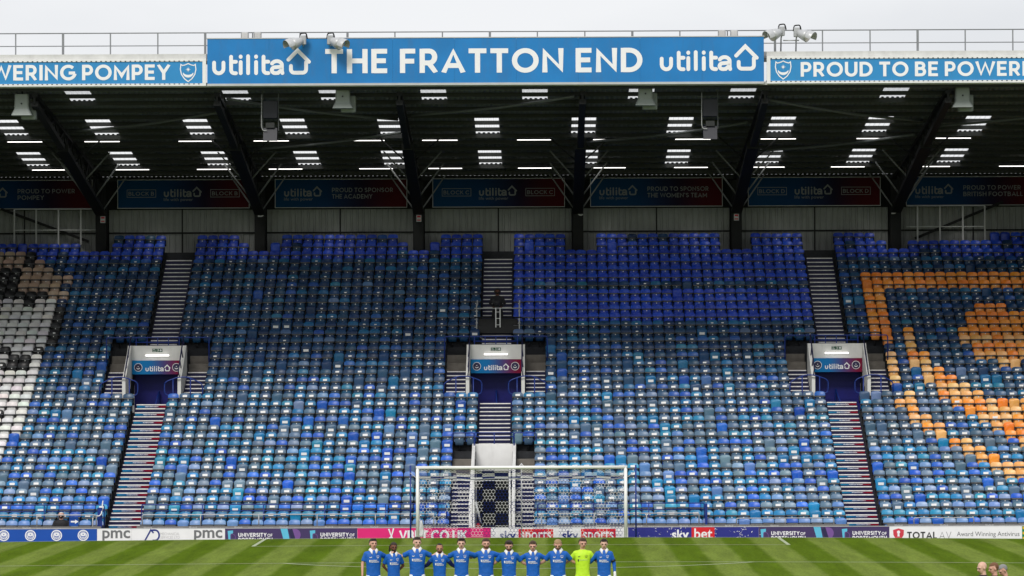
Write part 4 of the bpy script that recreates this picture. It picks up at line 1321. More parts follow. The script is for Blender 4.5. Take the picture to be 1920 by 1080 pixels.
o = MB().tube([(X_at(1470, 10.8), 10.8, Z_at(77, 10.8)), (X_at(1500, 10.8), 10.8, Z_at(77, 10.8))], 0.025, 6).build('cross_tube', 'galvanised', smooth=True)
tag(o, 'short grey tube joining the two right floodlights', 'tube')

# ---- loudspeakers under the roof edge
for i, (px, py) in enumerate(((40, 192), (643, 181), (1211, 178), (1805, 184))):
    y_ = 11.6
    x_, z_ = X_at(px, y_), Z_at(py, y_)
    ls = empty('horn_loudspeaker', (x_, y_, z_ - 0.45))
    def hr(zz, hw, hd, b=0.05):
        P = [(-hw + b, -hd), (hw - b, -hd), (hw, -hd + b), (hw, hd - b), (hw - b, hd), (-hw + b, hd), (-hw, hd - b), (-hw, -hd + b)]
        return [(x_ + a, y_ + c_, zz) for a, c_ in P]
    part(ls, 'horn', MB().loft([hr(z_ - 0.43, 0.40, 0.30, 0.04), hr(z_ - 0.38, 0.385, 0.28), hr(z_ - 0.18, 0.29, 0.22), hr(z_ + 0.40, 0.27, 0.2)]), 'speaker_grey')
    mb = MB(); disc(mb, x_, z_ + 0.03, 0.035, y_ - 0.24, 12)
    part(ls, 'port', mb, 'black')
    part(ls, 'rear_cabinet', MB().bbox(x_ - 0.1, x_ + 0.48, y_ + 0.31, y_ + 0.7, z_ - 0.55, z_ + 0.1, 0.03), 'speaker_grey')
    part(ls, 'hanger', MB().box(x_ - 0.03, x_ + 0.03, y_ - 0.03, y_ + 0.03, z_ + 0.40, roof_z(y_) - 0.05), 'dark_steel')
    tag(ls, ('pale horn loudspeaker under the roof edge at far left', 'pale horn loudspeaker under the sign below the word THE', 'pale horn loudspeaker under the sign below the word END', 'pale horn loudspeaker under the roof edge at far right')[i], 'loudspeaker', 'horn loudspeakers under the roof edge')
for px, wd in ((507, 'left'), (1332, 'right')):
    y_ = 12.0
    x_ = X_at(px, y_)
    za, zb_, zc, zd = Z_at(187, y_), Z_at(220, y_), Z_at(238, y_), Z_at(263, y_)
    ls = empty('speaker_array', (x_, y_, zd))
    part(ls, 'upper_cabinet', MB().bbox(x_ - 0.29, x_ + 0.29, y_ - 0.25, y_ + 0.25, zb_, za, 0.02), 'speaker_dark')
    part(ls, 'lower_cabinet', MB().prism_x([(y_ - 0.34, zd), (y_ + 0.2, zd + 0.05), (y_ + 0.22, zc), (y_ - 0.18, zc)], x_ - 0.27, x_ + 0.27), 'speaker_dark')
    part(ls, 'grille', MB().box(x_ - 0.17, x_ + 0.17, y_ - 0.27, y_ - 0.2, zc, zc + 0.2), 'purlin')
    for s_ in (-1, 1):
        part(ls, 'hanger_bar', MB().box(x_ + s_ * 0.31 - 0.012, x_ + s_ * 0.31 + 0.012, y_ - 0.03, y_ + 0.03, zc - 0.1, roof_z(y_) - 0.05), 'grey_steel')
    part(ls, 'cable', MB().tube(fillet([(x_ - 0.33, y_ - 0.28, roof_z(y_) - 0.2), (x_ - 0.34, y_ - 0.28, zc + 0.05), (x_ - 0.28, y_ - 0.28, zc - 0.12), (x_ - 0.12, y_ - 0.31, zc - 0.1)], 0.1), 0.014, 5), 'light_steel', True)
    tag(ls, f'dark hanging loudspeaker cabinets under the {wd} utilita lettering', 'loudspeaker', 'dark hanging loudspeakers')
# ================================================================== seats
def mesh_backrest():
    mb = MB()
    nu, nv = 6, 5
    front = []
    for j in range(nv + 1):
        v = j / nv
        w = 0.222 if v < 0.7 else 0.222 * (1 - 0.22 * ((v - 0.7) / 0.3) ** 2)
        for i in range(nu + 1):
            u = -1 + 2 * i / nu
            drop = 0.022 * abs(u) ** 4 if v > 0.9 else 0
            front.append((w * u, -0.045 * u * u + 0.085 * v + (0.03 if j == nv else 0), 0.40 + 0.40 * v - drop - (0.012 if j == nv else 0)))
    mb.add(front, [(j * (nu + 1) + i, j * (nu + 1) + i + 1, (j + 1) * (nu + 1) + i + 1, (j + 1) * (nu + 1) + i) for j in range(nv) for i in range(nu)])
    loop = [i for i in range(nu + 1)] + [(j * (nu + 1) + nu) for j in range(1, nv + 1)] + [nv * (nu + 1) + i for i in range(nu - 1, -1, -1)] + [j * (nu + 1) for j in range(nv - 1, 0, -1)]
    back = [(front[i][0] * 0.97, front[i][1] + 0.05, front[i][2] - 0.012) for i in loop]
    ff = [front[i] for i in loop]
    n = len(loop)
    mb.add(ff + back, [((i + 1) % n, i, n + i, n + (i + 1) % n) for i in range(n)])
    mb.add([(x, y, z) for x, y, z in back], [tuple(range(n - 1, -1, -1))])
    return mb
def mesh_pan(tall=False):
    mb = MB()
    if tall:
        z0, z1, y0, y1, w0, w1, th = 0.30, 0.735, -0.06, -0.075, 0.19, 0.208, 0.05
    else:
        z0, z1, y0, y1, w0, w1, th = 0.26, 0.590, -0.118, -0.135, 0.164, 0.180, 0.055
    rings = []
    for t_ in (0, 0.35, 0.75, 0.93, 1.0):
        z, y, w = z0 + (z1 - z0) * t_, y0 + (y1 - y0) * t_, w0 + (w1 - w0) * t_
        if t_ == 1.0: w -= 0.035
        if t_ == 0.93: w -= 0.008
        rings.append([(-w, y + 0.02, z), (-w + 0.03, y, z), (w - 0.03, y, z), (w, y + 0.02, z), (w, y + th, z), (-w, y + th, z)])
    return mb.loft(rings)
def mesh_rim():
    mb = MB()                       # bead that runs along the tipped-up front edge of the pan
    return mb.loft([[(x, -0.158, 0.575), (x, -0.158, 0.590), (x, -0.10, 0.590), (x, -0.10, 0.584)] for x in (-0.207, 0.207)])
def mesh_disc():
    mb = MB()
    return mb.add([(0.024 * math.cos(R(60 * k)), -0.137 - 0.002 * math.sin(R(60 * k)), 0.522 + 0.024 * math.sin(R(60 * k))) for k in range(6)], [tuple(range(6))])
def mesh_sticker(tall=False):
    mb = MB()
    if tall: return mb.add([(-0.11, -0.086, 0.52), (0.11, -0.086, 0.52), (0.11, -0.086, 0.625), (-0.11, -0.086, 0.625)], [(0, 1, 2, 3)])
    return mb.add([(-0.10, 0.030, 0.628), (0.10, 0.030, 0.628), (0.10, 0.050, 0.712), (-0.10, 0.050, 0.712)], [(0, 1, 2, 3)])
def mesh_bracket(tall=False):
    mb = MB()
    mb.box(-0.226, -0.210, -0.05, 0.12, 0.30, 0.60); mb.box(0.210, 0.226, -0.05, 0.12, 0.30, 0.60)
    mb.box(-0.2, 0.2, 0.09, 0.14, 0.30, 0.42)
    mb.box(-0.02, 0.02, 0.08, 0.15, 0.0, 0.30)
    if not tall:
        mb.box(-0.209, 0.209, -0.150, 0.02, 0.553, 0.574); mb.box(-0.209, 0.209, -0.150, 0.04, 0.591, 0.611)  # black bars stand in for the shadow gaps above and below the pan edge
    return mb

C_GREY = [lin(96, 126, 150), lin(90, 118, 144), lin(108, 134, 154), lin(82, 110, 134)]
C_TEAL = [lin(4, 126, 184), lin(14, 134, 186), lin(10, 116, 170), lin(40, 140, 178)]
C_ROYAL = [lin(16, 92, 198), lin(12, 82, 186), lin(28, 104, 206), lin(14, 88, 192)]
C_LAV = [lin(104, 142, 194), lin(86, 128, 192), lin(122, 148, 188)]
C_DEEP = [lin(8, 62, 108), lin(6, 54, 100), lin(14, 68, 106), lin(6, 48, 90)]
C_ORANGE = [lin(250, 140, 14), lin(252, 152, 36), lin(246, 130, 12)]
C_TANOR = [lin(240, 178, 104), lin(236, 166, 84), lin(242, 186, 118)]
C_BLOCK = [lin(3, 62, 190), lin(2, 54, 172), lin(4, 70, 196)]
C_WHITE = [lin(218, 218, 216), lin(226, 226, 224)]
C_BLACK = [(0.012, 0.012, 0.014, 1), (0.016, 0.016, 0.018, 1)]
C_TAN = [lin(176, 150, 128), lin(186, 158, 138)]
# picked-out seats that draw the letters: photo rows (top of the backrest) and stretches of seats
def zone(d):
    return {round((972.0 - y) / 14.83): v for y, v in d.items()}
ORANGE = zone({508: [(1609, 1990)], 523: [(1611, 1990)], 538: [(1613, 1650)], 553: [(1615, 1655)], 568: [(1620, 1658), (1838, 1876)], 583: [(1622, 1660), (1803, 1990)], 598: [(1625, 1665), (1805, 1990)],
    613: [(1628, 1668), (1690, 1708), (1790, 1990)], 627: [(1630, 1672), (1692, 1711), (1793, 1990)], 642: [(1697, 1715), (1818, 1990)], 657: [(1658, 1677), (1698, 1740), (1822, 1990)], 672: [(1661, 1682), (1703, 1743), (1868, 1908)],
    687: [(1665, 1685), (1726, 1766)], 702: [(1667, 1688), (1730, 1792)], 717: [(1754, 1817)], 732: [(1695, 1718), (1758, 1842)], 748: [(1678, 1720), (1783, 1990)], 762: [(1702, 1724), (1808, 1990)], 778: [(1705, 1748), (1835, 1990)],
    793: [(1727, 1772), (1860, 1990)], 808: [(1753, 1773), (1882, 1990)], 823: [(1780, 1825), (1905, 1990)], 838: [(1808, 1852)], 853: [(1833, 1878)], 868: [(1858, 1930)], 883: [(1885, 1990)]})
TAN = zone({471: [(-30, 37)], 485: [(-30, 34), (57, 73)], 500: [(33, 88)], 515: [(47, 122)], 530: [(43, 60), (83, 117)], 544: [(97, 114)]})
WHITE = zone({558: [(-60, 32), (73, 91)], 573: [(-60, 88)], 588: [(-60, 84)], 603: [(-60, 79)], 617: [(-60, 76)], 632: [(-60, 71)], 647: [(25, 66)], 662: [(0, 18), (62, 80)], 677: [(55, 75)], 691: [(-60, 73)], 706: [(-60, 68)], 721: [(-60, 64)], 736: [(-60, 60)],
    751: [(-60, 50)], 766: [(12, 35)], 781: [(-60, 30)], 795: [(-60, 28)], 809: [(-60, 20)], 824: [(-60, 16)], 838: [(-60, 8)]})
BLACK = zone({471: [(40, 57)], 485: [(37, 55)], 500: [(-60, 30), (90, 103)], 515: [(-60, 46)], 530: [(-60, 42), (62, 80)], 544: [(-60, 92)], 558: [(52, 70), (92, 110)], 573: [(89, 125)], 588: [(85, 122)], 603: [(80, 118)], 617: [(77, 113)], 632: [(72, 108)], 647: [(-60, 25), (68, 85)], 662: [(20, 60)], 677: [(-60, 54)], 766: [(-60, 12)]})
def in_zone(zn, k, x):
    px = 1018 + (x - 0.8) * F_PX / (row_y(k) + 128)
    return any(a - 4 <= px <= b + 4 for a, b in zn.get(k, ()))

rng = random.Random(11)
def mixc(a, b, t_): return tuple(a[i] + (b[i] - a[i]) * t_ for i in range(3)) + (1,)
def seat_look(k, x):
    """colour name, backrest colour, pan colour, has sticker"""
    r_ = rng.random()
    if in_zone(ORANGE, k, x):
        c = rng.choice(C_ORANGE if (k > 23 or rng.random() < 0.3) else C_TANOR)
        return 'orange', c, mixc(c, rng.choice(C_TANOR), 0.4), rng.random() < 0.08
    if in_zone(WHITE, k, x): return 'white', rng.choice(C_WHITE), rng.choice(C_WHITE), False
    if in_zone(TAN, k, x): return 'tan', rng.choice(C_TAN), rng.choice(C_TAN), False
    if in_zone(BLACK, k, x): return 'black', rng.choice(C_BLACK), rng.choice(C_BLACK), rng.random() < 0.3
    px = 1018 + (x - 0.8) * F_PX / (row_y(k) + 128)
    if k >= 34 and rng.random() < 0.92: return 'blue', rng.choice(C_BLOCK), rng.choice(C_BLOCK), False
    if 26 <= k <= 35 and 962 < px < 1522 and k not in (30,):
        return 'blue', rng.choice(C_BLOCK), rng.choice(C_BLOCK), False
    front_mix = min(1.0, max(0.0, (21.0 - k) / 13.0))      # lower rows blend from the deep blues to their own colours
    if k == 0: c = rng.choice(C_LAV if rng.random() < 0.75 else C_ROYAL); return ('pale blue', c, c, False)
    if k == 1 and rng.random() < 0.72: c = rng.choice(C_TEAL); return ('teal', c, mixc(c, C_DEEP[0], 0.3), rng.random() < 0.6)
    lav = 0.03 + 0.09 * front_mix
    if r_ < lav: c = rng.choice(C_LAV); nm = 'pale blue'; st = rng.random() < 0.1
    elif r_ < lav + 0.20 * (0.55 + 0.45 * front_mix): c = rng.choice(C_ROYAL); nm = 'royal blue'; st = rng.random() < 0.18
    elif r_ < lav + 0.20 + 0.27 * (0.4 + 0.6 * front_mix): c = rng.choice(C_TEAL); nm = 'teal'; st = rng.random() < 0.75
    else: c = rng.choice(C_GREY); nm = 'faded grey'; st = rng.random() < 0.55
    g_ = rng.uniform(0.88, 1.12) * (0.96 + 0.20 * max(0.0, (9.0 - k) / 9.0))      # brighter towards the front rows
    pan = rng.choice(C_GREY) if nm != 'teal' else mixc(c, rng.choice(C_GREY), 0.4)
    c = mixc(rng.choice(C_DEEP), c, front_mix if nm == 'faded grey' else 0.45 + 0.55 * front_mix)
    pan = mixc(rng.choice(C_DEEP), pan, 0.75 * front_mix)
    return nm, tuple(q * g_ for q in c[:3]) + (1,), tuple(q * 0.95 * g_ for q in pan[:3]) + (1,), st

def row_gaps(k):
    gp = []
    for c in STAIRS:
        h = 0.5
        if 17 <= k <= 23: h = 1.98
        elif c == S1 and k <= 10: h = 1.56
        gp.append((c - h, c + h))
    if k >= 35:
        for c in COLS: gp.append((c - 0.62, c + 0.62) if k == 36 else (c - 0.45, c + 0.45))
    if k == 36:
        gp += [(-26, -19.3), (17.1, 20.6)]
    return gp
seats = []
BLOCKS = cut(XL + 0.6, XR - 0.6, [(c - 0.69, c + 0.69) for c in STAIRS])
for k in range(NROW):
    gaps = row_gaps(k)
    for a, b in BLOCKS:              # the same seat grid in every row of a block
        n_ = int((b - a + 0.02) / PITCH)
        for i in range(n_):
            x_ = a + (b - a) * (i + 0.5) / n_
            if any(g0 - 0.17 < x_ < g1 + 0.17 for g0, g1 in gaps): continue
            if abs(x_ - 0.8 + 0.6) > (row_y(k) + 128) * 1035 / F_PX: continue      # far outside the picture
            seats.append((k, x_))
# parts shared by the nearest seats
SM = {'backrest': mesh_backrest().mesh('backrest', 'seat_plastic'), 'pan': mesh_pan().mesh('seat_pan', 'seat_plastic'), 'tall': mesh_pan(True).mesh('seat_pan', 'seat_plastic'),
      'rim': mesh_rim().mesh('pan_edge', 'brace_steel'), 'disc': mesh_disc().mesh('number_disc', 'sticker'), 'st': mesh_sticker().mesh('sticker', 'sticker'), 'stt': mesh_sticker(True).mesh('sticker', 'sticker'), 'bracket': mesh_bracket().mesh('bracket', 'bracket'), 'brackett': mesh_bracket(True).mesh('bracket', 'bracket')}
for key in ('backrest', 'pan', 'tall'):
    SM[key].polygons.foreach_set('use_smooth', [True] * len(SM[key].polygons))
def block_of(k, x):
    if x < S0: return 'left of the left stairway', S0 - x
    if x < S1: return 'right of the left stairway', x - S0
    if x < S2: return 'right of the tunnel' if k <= 10 else 'right of the centre stairway', x - S1
    return 'right of the right stairway', x - S2
vis = [(k, x_) for k, x_ in seats if abs(x_ - 0.4) < 19.9 and k <= 5]
order = sorted(vis, key=lambda q: (q[0], abs(q[1])))
nearest = set(order[:300])
cnt = {}
SEAT_INFO = {}
mass = {'V': [], 'F': [], 'C': [], 'MI': []}
TPL = [(np.array(m_.v), m_.f) for m_ in (mesh_backrest(), mesh_pan(), mesh_pan(True), mesh_rim(), mesh_disc(), mesh_sticker(), mesh_sticker(True), mesh_bracket(), mesh_bracket(True))]
base = 0
GREYC, WHC, BKC = (0.30, 0.31, 0.32, 1), (0.8, 0.8, 0.8, 1), (0.016, 0.017, 0.02, 1)
for k, x_ in sorted(seats, key=lambda q: (q[0], q[1])):
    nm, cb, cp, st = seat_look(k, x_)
    if k in (35, 36) or (k > 18 and rng.random() < 0.5): st = False
    tall = rng.random() < (0.13 if k < 22 else 0.03) and nm not in ('white', 'black')
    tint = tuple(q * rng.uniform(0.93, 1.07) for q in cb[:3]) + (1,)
    yaw = rng.uniform(-0.02, 0.02)
    dz = rng.uniform(-0.012, 0.012)
    loc = Vector((x_ + rng.uniform(-0.008, 0.008), row_y(k) + rng.uniform(-0.01, 0.01), ROWZ[k] + dz))
    if (k, x_) in nearest:
        side, _ = block_of(k, x_)
        cnt[(k, side)] = cnt.get((k, side), 0) + 1
        root = empty('stadium_seat', loc)
        root.rotation_euler = (0, 0, yaw)
        for key, name, colr in (('backrest', 'backrest', tint), ('tall' if tall else 'pan', 'seat_pan', tint if tall else cp), ('brackett' if tall else 'bracket', 'bracket', None)) + ((() if tall else (('rim', 'pan_edge', None), ('disc', 'number_disc', None)))) + (((('stt' if tall else 'st'), 'sticker', None),) if st else ()):
            o = put(name, SM[key], root)
            if colr: o.color = colr
        root['category'] = 'seat'
        root['group'] = 'seats in the front rows'
        SEAT_INFO[root.name] = (nm, st, tall, k, side, x_)
        continue
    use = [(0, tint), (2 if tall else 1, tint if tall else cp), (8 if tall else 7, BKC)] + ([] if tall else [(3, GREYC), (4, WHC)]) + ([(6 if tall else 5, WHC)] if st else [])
    cy, sy_ = math.cos(yaw), math.sin(yaw)
    for ti, cc in use:
        v, f = TPL[ti]
        w = np.empty_like(v)
        w[:, 0] = v[:, 0] * cy - v[:, 1] * sy_ + loc.x
        w[:, 1] = v[:, 0] * sy_ + v[:, 1] * cy + loc.y
        w[:, 2] = v[:, 2] + loc.z
        if ti == 5 and k > 14:             # labels scaled down higher up
            f_ = 1 - 0.045 * min(11, k - 14)
            w[:, 0] = (w[:, 0] - loc.x) * f_ + loc.x
            w[:, 2] = (w[:, 2] - loc.z - 0.67) * f_ + loc.z + 0.67
        mass['V'].append(w)
        mass['F'].extend([tuple(i + base for i in q) for q in f])
        mass['MI'].extend([0] * len(f))
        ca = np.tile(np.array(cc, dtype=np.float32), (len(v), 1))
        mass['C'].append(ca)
        base += len(v)
# labels of the nearest seats: colour, row and place counted from the nearest stairway
singles = [o for o in col.objects if o.name.startswith('stadium_seat')]
byrow = {}
for o in singles:
    nm, st, tall, k, side, x_ = SEAT_INFO[o.name]
    byrow.setdefault((k, side), []).append(o)
for (k, side), L_ in byrow.items():
    L_.sort(key=lambda o: SEAT_INFO[o.name][5], reverse=side.startswith('left'))
    for i, o in enumerate(L_):
        nm, st, tall = SEAT_INFO[o.name][:3]
        row_ = 'front row' if k == 0 else f'{ORD[k]} row from front'
        o['label'] = f"{nm} seat{' with white sticker' if st and k else ''}, {row_}, {nth(i + 1)} {side}"
V = np.concatenate(mass['V'])
me = bpy.data.meshes.new('distant_seats')
me.from_pydata(V.tolist(), [], mass['F'])
at_ = me.attributes.new('Col', 'FLOAT_COLOR', 'POINT')
at_.data.foreach_set('color', np.concatenate(mass['C']).ravel())
me.materials.append(M['seat_plastic_mass'])
me.update()
me.polygons.foreach_set('use_smooth', [True] * len(me.polygons))
tag(put('distant_seats', me), 'rows of blue, grey, orange and white tip-up seats filling the stand', 'seats', kind='stuff')

# ================================================================== advertising boards
AY = 4.6
BZ0, BZ1 = -0.50, 0.15
def AX(px): return X_at(px, AY)
def AZ(py): return Z_at(py, AY)       # py already freed of the picture's tilt
GB = 'advertising boards along the goal line'
def board(px0, px1, base, label, draw):
    a, b = AX(px0), AX(px1)
    bd = empty('advertising_board', ((a + b) / 2, AY, BZ0))
    part(bd, 'panel', MB().box(a + 0.004, b - 0.004, AY, AY + 0.05, BZ0, BZ1), base)
    part(bd, 'top_rail', MB().box(a + 0.004, b - 0.004, AY - 0.006, AY + 0.056, BZ1, BZ1 + 0.02), 'light_steel')
    for q_ in (0.15, 0.85):
        xx = a + (b - a) * q_
        part(bd, 'rear_stay', MB().bar((xx, AY + 0.06, 0.0), (xx, AY + 0.42, -0.53), 0.04, 0.04), 'galvanised')
    draw(bd, a, b)
    for ch in bd.children:
        if ch.name.split('.')[0] not in ('panel', 'top_rail', 'rear_stay'):
            ch.location.z = 0.04
    tag(bd, label, 'board', GB)
yA = AY - 0.006
def d_crests(bd, a, b):
    for px in (5, 55, 104, 154):
        q = MB(); disc(q, AX(px), -0.125, 0.205, yA, 28, 0.165)
        part(bd, 'crest_ring', q, 'white_letters')
        q = MB(); disc(q, AX(px), -0.125, 0.145, yA, 24)
        part(bd, 'crest_disc', q, 'white_letters')
        q = MB(); crest(q, AX(px), -0.13, 0.26, yA - 0.003, True)
        part(bd, 'crest', q, 'board_blue')
board(-60, 180, 'board_blue', 'blue board with a row of round white crests', d_crests)
def t_pmc(bd, px0, px1):
    part(bd, 'lettering', font_text('pmc', AX(px0), AX(px1), -0.37, 0.06, yA, 0.02), 'print_grey')
board(180, 244, 'board_white', 'small white board with grey pmc left of the wordy one', lambda bd, a, b: t_pmc(bd, 190, 242))
def d_ad(bd, a, b):
    q = MB(); ribbon(q, [(AX(269), -0.36), (AX(281), 0.07), (AX(286), -0.05)], 0.055, yA)
    ribbon(q, [(AX(283), 0.06), (AX(289), 0.06)] + [(x_, z_) for x_, z_ in arc(AX(289), -0.13, 0.15, 0.19, 90, -90, 10)] + [(AX(284), -0.32)], 0.06, yA - 0.001)
    part(bd, 'logo', q, 'print_sky')
    part(bd, 'lettering', font_text('MECHANICAL', AX(299), AX(335), -0.13, -0.03, yA), 'print_silver')
    part(bd, 'lettering', font_text('SERVICES LTD', AX(299), AX(335), -0.26, -0.16, yA), 'print_silver')
    t_pmc(bd, 362, 415)
board(244, 420, 'board_white', 'white board with a blue AD sign and grey pmc', d_ad)
def logo_uni(bd, px, k=1.0):
    q = MB(); x_ = AX(px)
    q.add([(x_, yA, 0.02), (x_ + 0.2 * k, yA, 0.04), (x_ + 0.2 * k, yA, -0.06), (x_ + 0.10 * k, yA, -0.12), (x_ + 0.10 * k, yA, -0.36), (x_ + 0.03 * k, yA, -0.30)], [(0, 5, 4, 3, 2, 1)])
    part(bd, 'logo', q, 'print_cyan')
    q = MB(); ribbon(q, [(x_ + 0.12 * k, -0.09)] + arc(x_ + 0.16 * k, -0.22, 0.13 * k, 0.13, 90, -90, 8) + [(x_ + 0.12 * k, -0.35), (x_ + 0.12 * k, -0.09)], 0.02, yA - 0.001)
    part(bd, 'logo', q, 'print_violet')
def t_uni(bd, px):
    logo_uni(bd, px)
    part(bd, 'lettering', stroke_text('UNIVERSITY', AX(px + 20), AX(px + 73), -0.20, -0.055, yA, pen=0.22), 'white_letters')
    part(bd, 'lettering', stroke_text('OF', AX(px + 74.5), AX(px + 84), -0.20, -0.09, yA, pen=0.18), 'white_letters')
    part(bd, 'lettering', stroke_text('PORTSMOUTH', AX(px + 20), AX(px + 84), -0.385, -0.235, yA, pen=0.22), 'white_letters')
def big_uni(bd, px):
    x_ = AX(px)
    q = MB(); q.add([(x_, yA, 0.10), (x_ + 0.26, yA, 0.10), (x_ + 0.36, yA, -0.40), (x_ + 0.14, yA, -0.40)], [(0, 3, 2, 1)])
    part(bd, 'logo', q, 'print_cyan')
    q = MB(); q.add([(x_ + 0.30, yA - 0.001, 0.02), (x_ + 0.44, yA - 0.001, 0.09), (x_ + 0.60, yA - 0.001, -0.38), (x_ + 0.44, yA - 0.001, -0.40)], [(0, 3, 2, 1)])
    part(bd, 'logo', q, 'print_deep')
    q = MB(); q.add([(x_ + 0.44, yA - 0.002, 0.09)] + [(a, yA - 0.002, b) for a, b in arc(x_ + 0.54, -0.13, 0.21, 0.22, 90, -80, 10)], [tuple(range(11, -1, -1))])
    part(bd, 'logo', q, 'print_violet')
def d_uni(p1, p2, p3):
    def f(bd, a, b):
        t_uni(bd, p1); big_uni(bd, p2); t_uni(bd, p3)
    return f
board(420, 668, 'board_purple', 'purple UNIVERSITY OF PORTSMOUTH board left of the goal', d_uni(425, 524, 579))
def d_vbet(bd, a, b):
    part(bd, 'lettering', stroke_text('VBET.CO.UK', AX(747), AX(874), -0.37, 0.02, yA, pen=0.24, gap=0.10), 'white_letters')
    q = MB(); x_ = AX(732)
    ribbon(q, [(x_ - 0.10, 0.08), (x_, -0.2), (x_ + 0.08, 0.10)], 0.055, yA); ribbon(q, [(x_ - 0.12, -0.32), (x_, -0.22), (x_ + 0.08, -0.36), (x_ - 0.12, -0.36)], 0.07, yA - 0.001)
    part(bd, 'logo', q, 'white_letters')
board(668, 918, 'board_pink', 'bright pink VBET.CO.UK board behind the left goalpost', d_vbet)
def sky_words(bd, px, w2):
    part(bd, 'lettering', font_text('sky', AX(px), AX(px + 30), -0.44, -0.005, yA, 0.02), 'print_sky')
    part(bd, 'red_box', MB().box(AX(px + 35), AX(px + 35 + w2), yA, AY - 0.0005, -0.42, 0.055), 'print_red')
    part(bd, 'lettering', font_text('sports', AX(px + 39), AX(px + 31 + w2), -0.46, 0.0, yA - 0.004, 0.012), 'white_letters')
board(918, 1052, 'board_white', 'white board with blue sky and red sports box, left one', lambda bd, a, b: sky_words(bd, 935, 65))
board(1052, 1175, 'board_white', 'white board with blue sky and red sports box, right one', lambda bd, a, b: sky_words(bd, 1052, 65))
def splash(bd, cx, n_, sp, seed, m_='white_letters'):
    r_ = random.Random(seed)
    q = MB()
    for i in range(n_):
        x_, z_ = cx + r_.gauss(0, sp), r_.uniform(-0.36, 0.10)
        a = r_.uniform(0, 180); l_ = r_.uniform(0.02, 0.10)
        dx, dz_ = math.cos(R(a)) * l_, math.sin(R(a)) * l_
        z2 = min(max(z_ + dz_, -0.42), 0.11)
        q.add([(x_, yA - 0.0004 * (i % 5), z_), (x_ + dx * 0.5 + 0.012, yA - 0.0004 * (i % 5), (z_ + z2) / 2 - 0.01), (x_ + dx, yA - 0.0004 * (i % 5), z2), (x_ + dx * 0.5 - 0.012, yA - 0.0004 * (i % 5), (z_ + z2) / 2 + 0.012)], [(0, 1, 2, 3)])
    o = part(bd, 'splash', q, m_); o['kind'] = 'stuff'
def d_skybet(bd, a, b):
    part(bd, 'lettering', font_text('sky', AX(1257), AX(1289), -0.44, 0.02, yA - 0.004, 0.03), 'white_letters')
    part(bd, 'red_box', MB().box(AX(1294), AX(1337), yA, AY - 0.0005, -0.42, 0.10), 'print_red')
    part(bd, 'lettering', font_text('bet', AX(1299), AX(1333), -0.32, 0.06, yA - 0.004, 0.015), 'white_letters')
    splash(bd, AX(1258), 26, 0.30, 3); splash(bd, AX(1385), 34, 0.22, 4); splash(bd, AX(1205), 10, 0.3, 5); splash(bd, AX(1335), 8, 0.08, 6)
board(1175, 1420, 'board_navy', 'navy board with white sky and red bet box', d_skybet)
board(1420, 1664, 'board_purple', 'purple UNIVERSITY OF PORTSMOUTH board right of the goal', d_uni(1423, 1522, 1575))
def d_total(bd, a, b):
    q = MB(); x_ = AX(1681)
    q.add([(x_ + u * 0.20, yA, z) for u, z in ((-1, -0.02), (0, 0.04), (1, -0.02), (0.95, -0.20), (0.5, -0.36), (0, -0.42), (-0.5, -0.36), (-0.95, -0.20))], [(0, 7, 6, 5, 4, 3, 2, 1)])
    part(bd, 'logo', q, 'print_shield')
    q = MB(); disc(q, x_, -0.10, 0.06, yA - 0.002, 14); q.add([(x_ - 0.03, yA - 0.003, -0.12), (x_ + 0.03, yA - 0.003, -0.12), (x_ + 0.04, yA - 0.003, -0.26), (x_ - 0.04, yA - 0.003, -0.26)], [(0, 3, 2, 1)])
    part(bd, 'keyhole', q, 'white_letters')
    part(bd, 'lettering', stroke_text('TOTAL', AX(1697), AX(1753), -0.345, -0.09, yA, pen=0.2), 'print_black')
    part(bd, 'lettering', stroke_text('AV', AX(1757), AX(1780), -0.345, -0.09, yA, pen=0.07), 'print_grey')
    part(bd, 'lettering', font_text('Award Winning Antivirus', AX(1790), AX(1907), -0.31, -0.09, yA), 'print_grey')
board(1664, 1912, 'board_white', 'white TOTAL AV board at the far right', d_total)
def d_stripes(bd, a, b):
    for i in range(3):
        q = MB()
        for j in range(3):
            x_ = a + 0.02 + 0.42 * i
            z_ = 0.10 - 0.19 * j
            q.add([(x_, yA - 0.001 * j, z_), (x_ + 0.3, yA - 0.001 * j, z_ - 0.12), (x_ + 0.3, yA - 0.001 * j, z_ - 0.21), (x_, yA - 0.001 * j, z_ - 0.09)], [(0, 3, 2, 1)])
        part(bd, 'yellow_stripes', q, 'print_yellow')
board(1912, 1990, 'board_green', 'green board with slanting yellow stripes at the right edge', d_stripes)

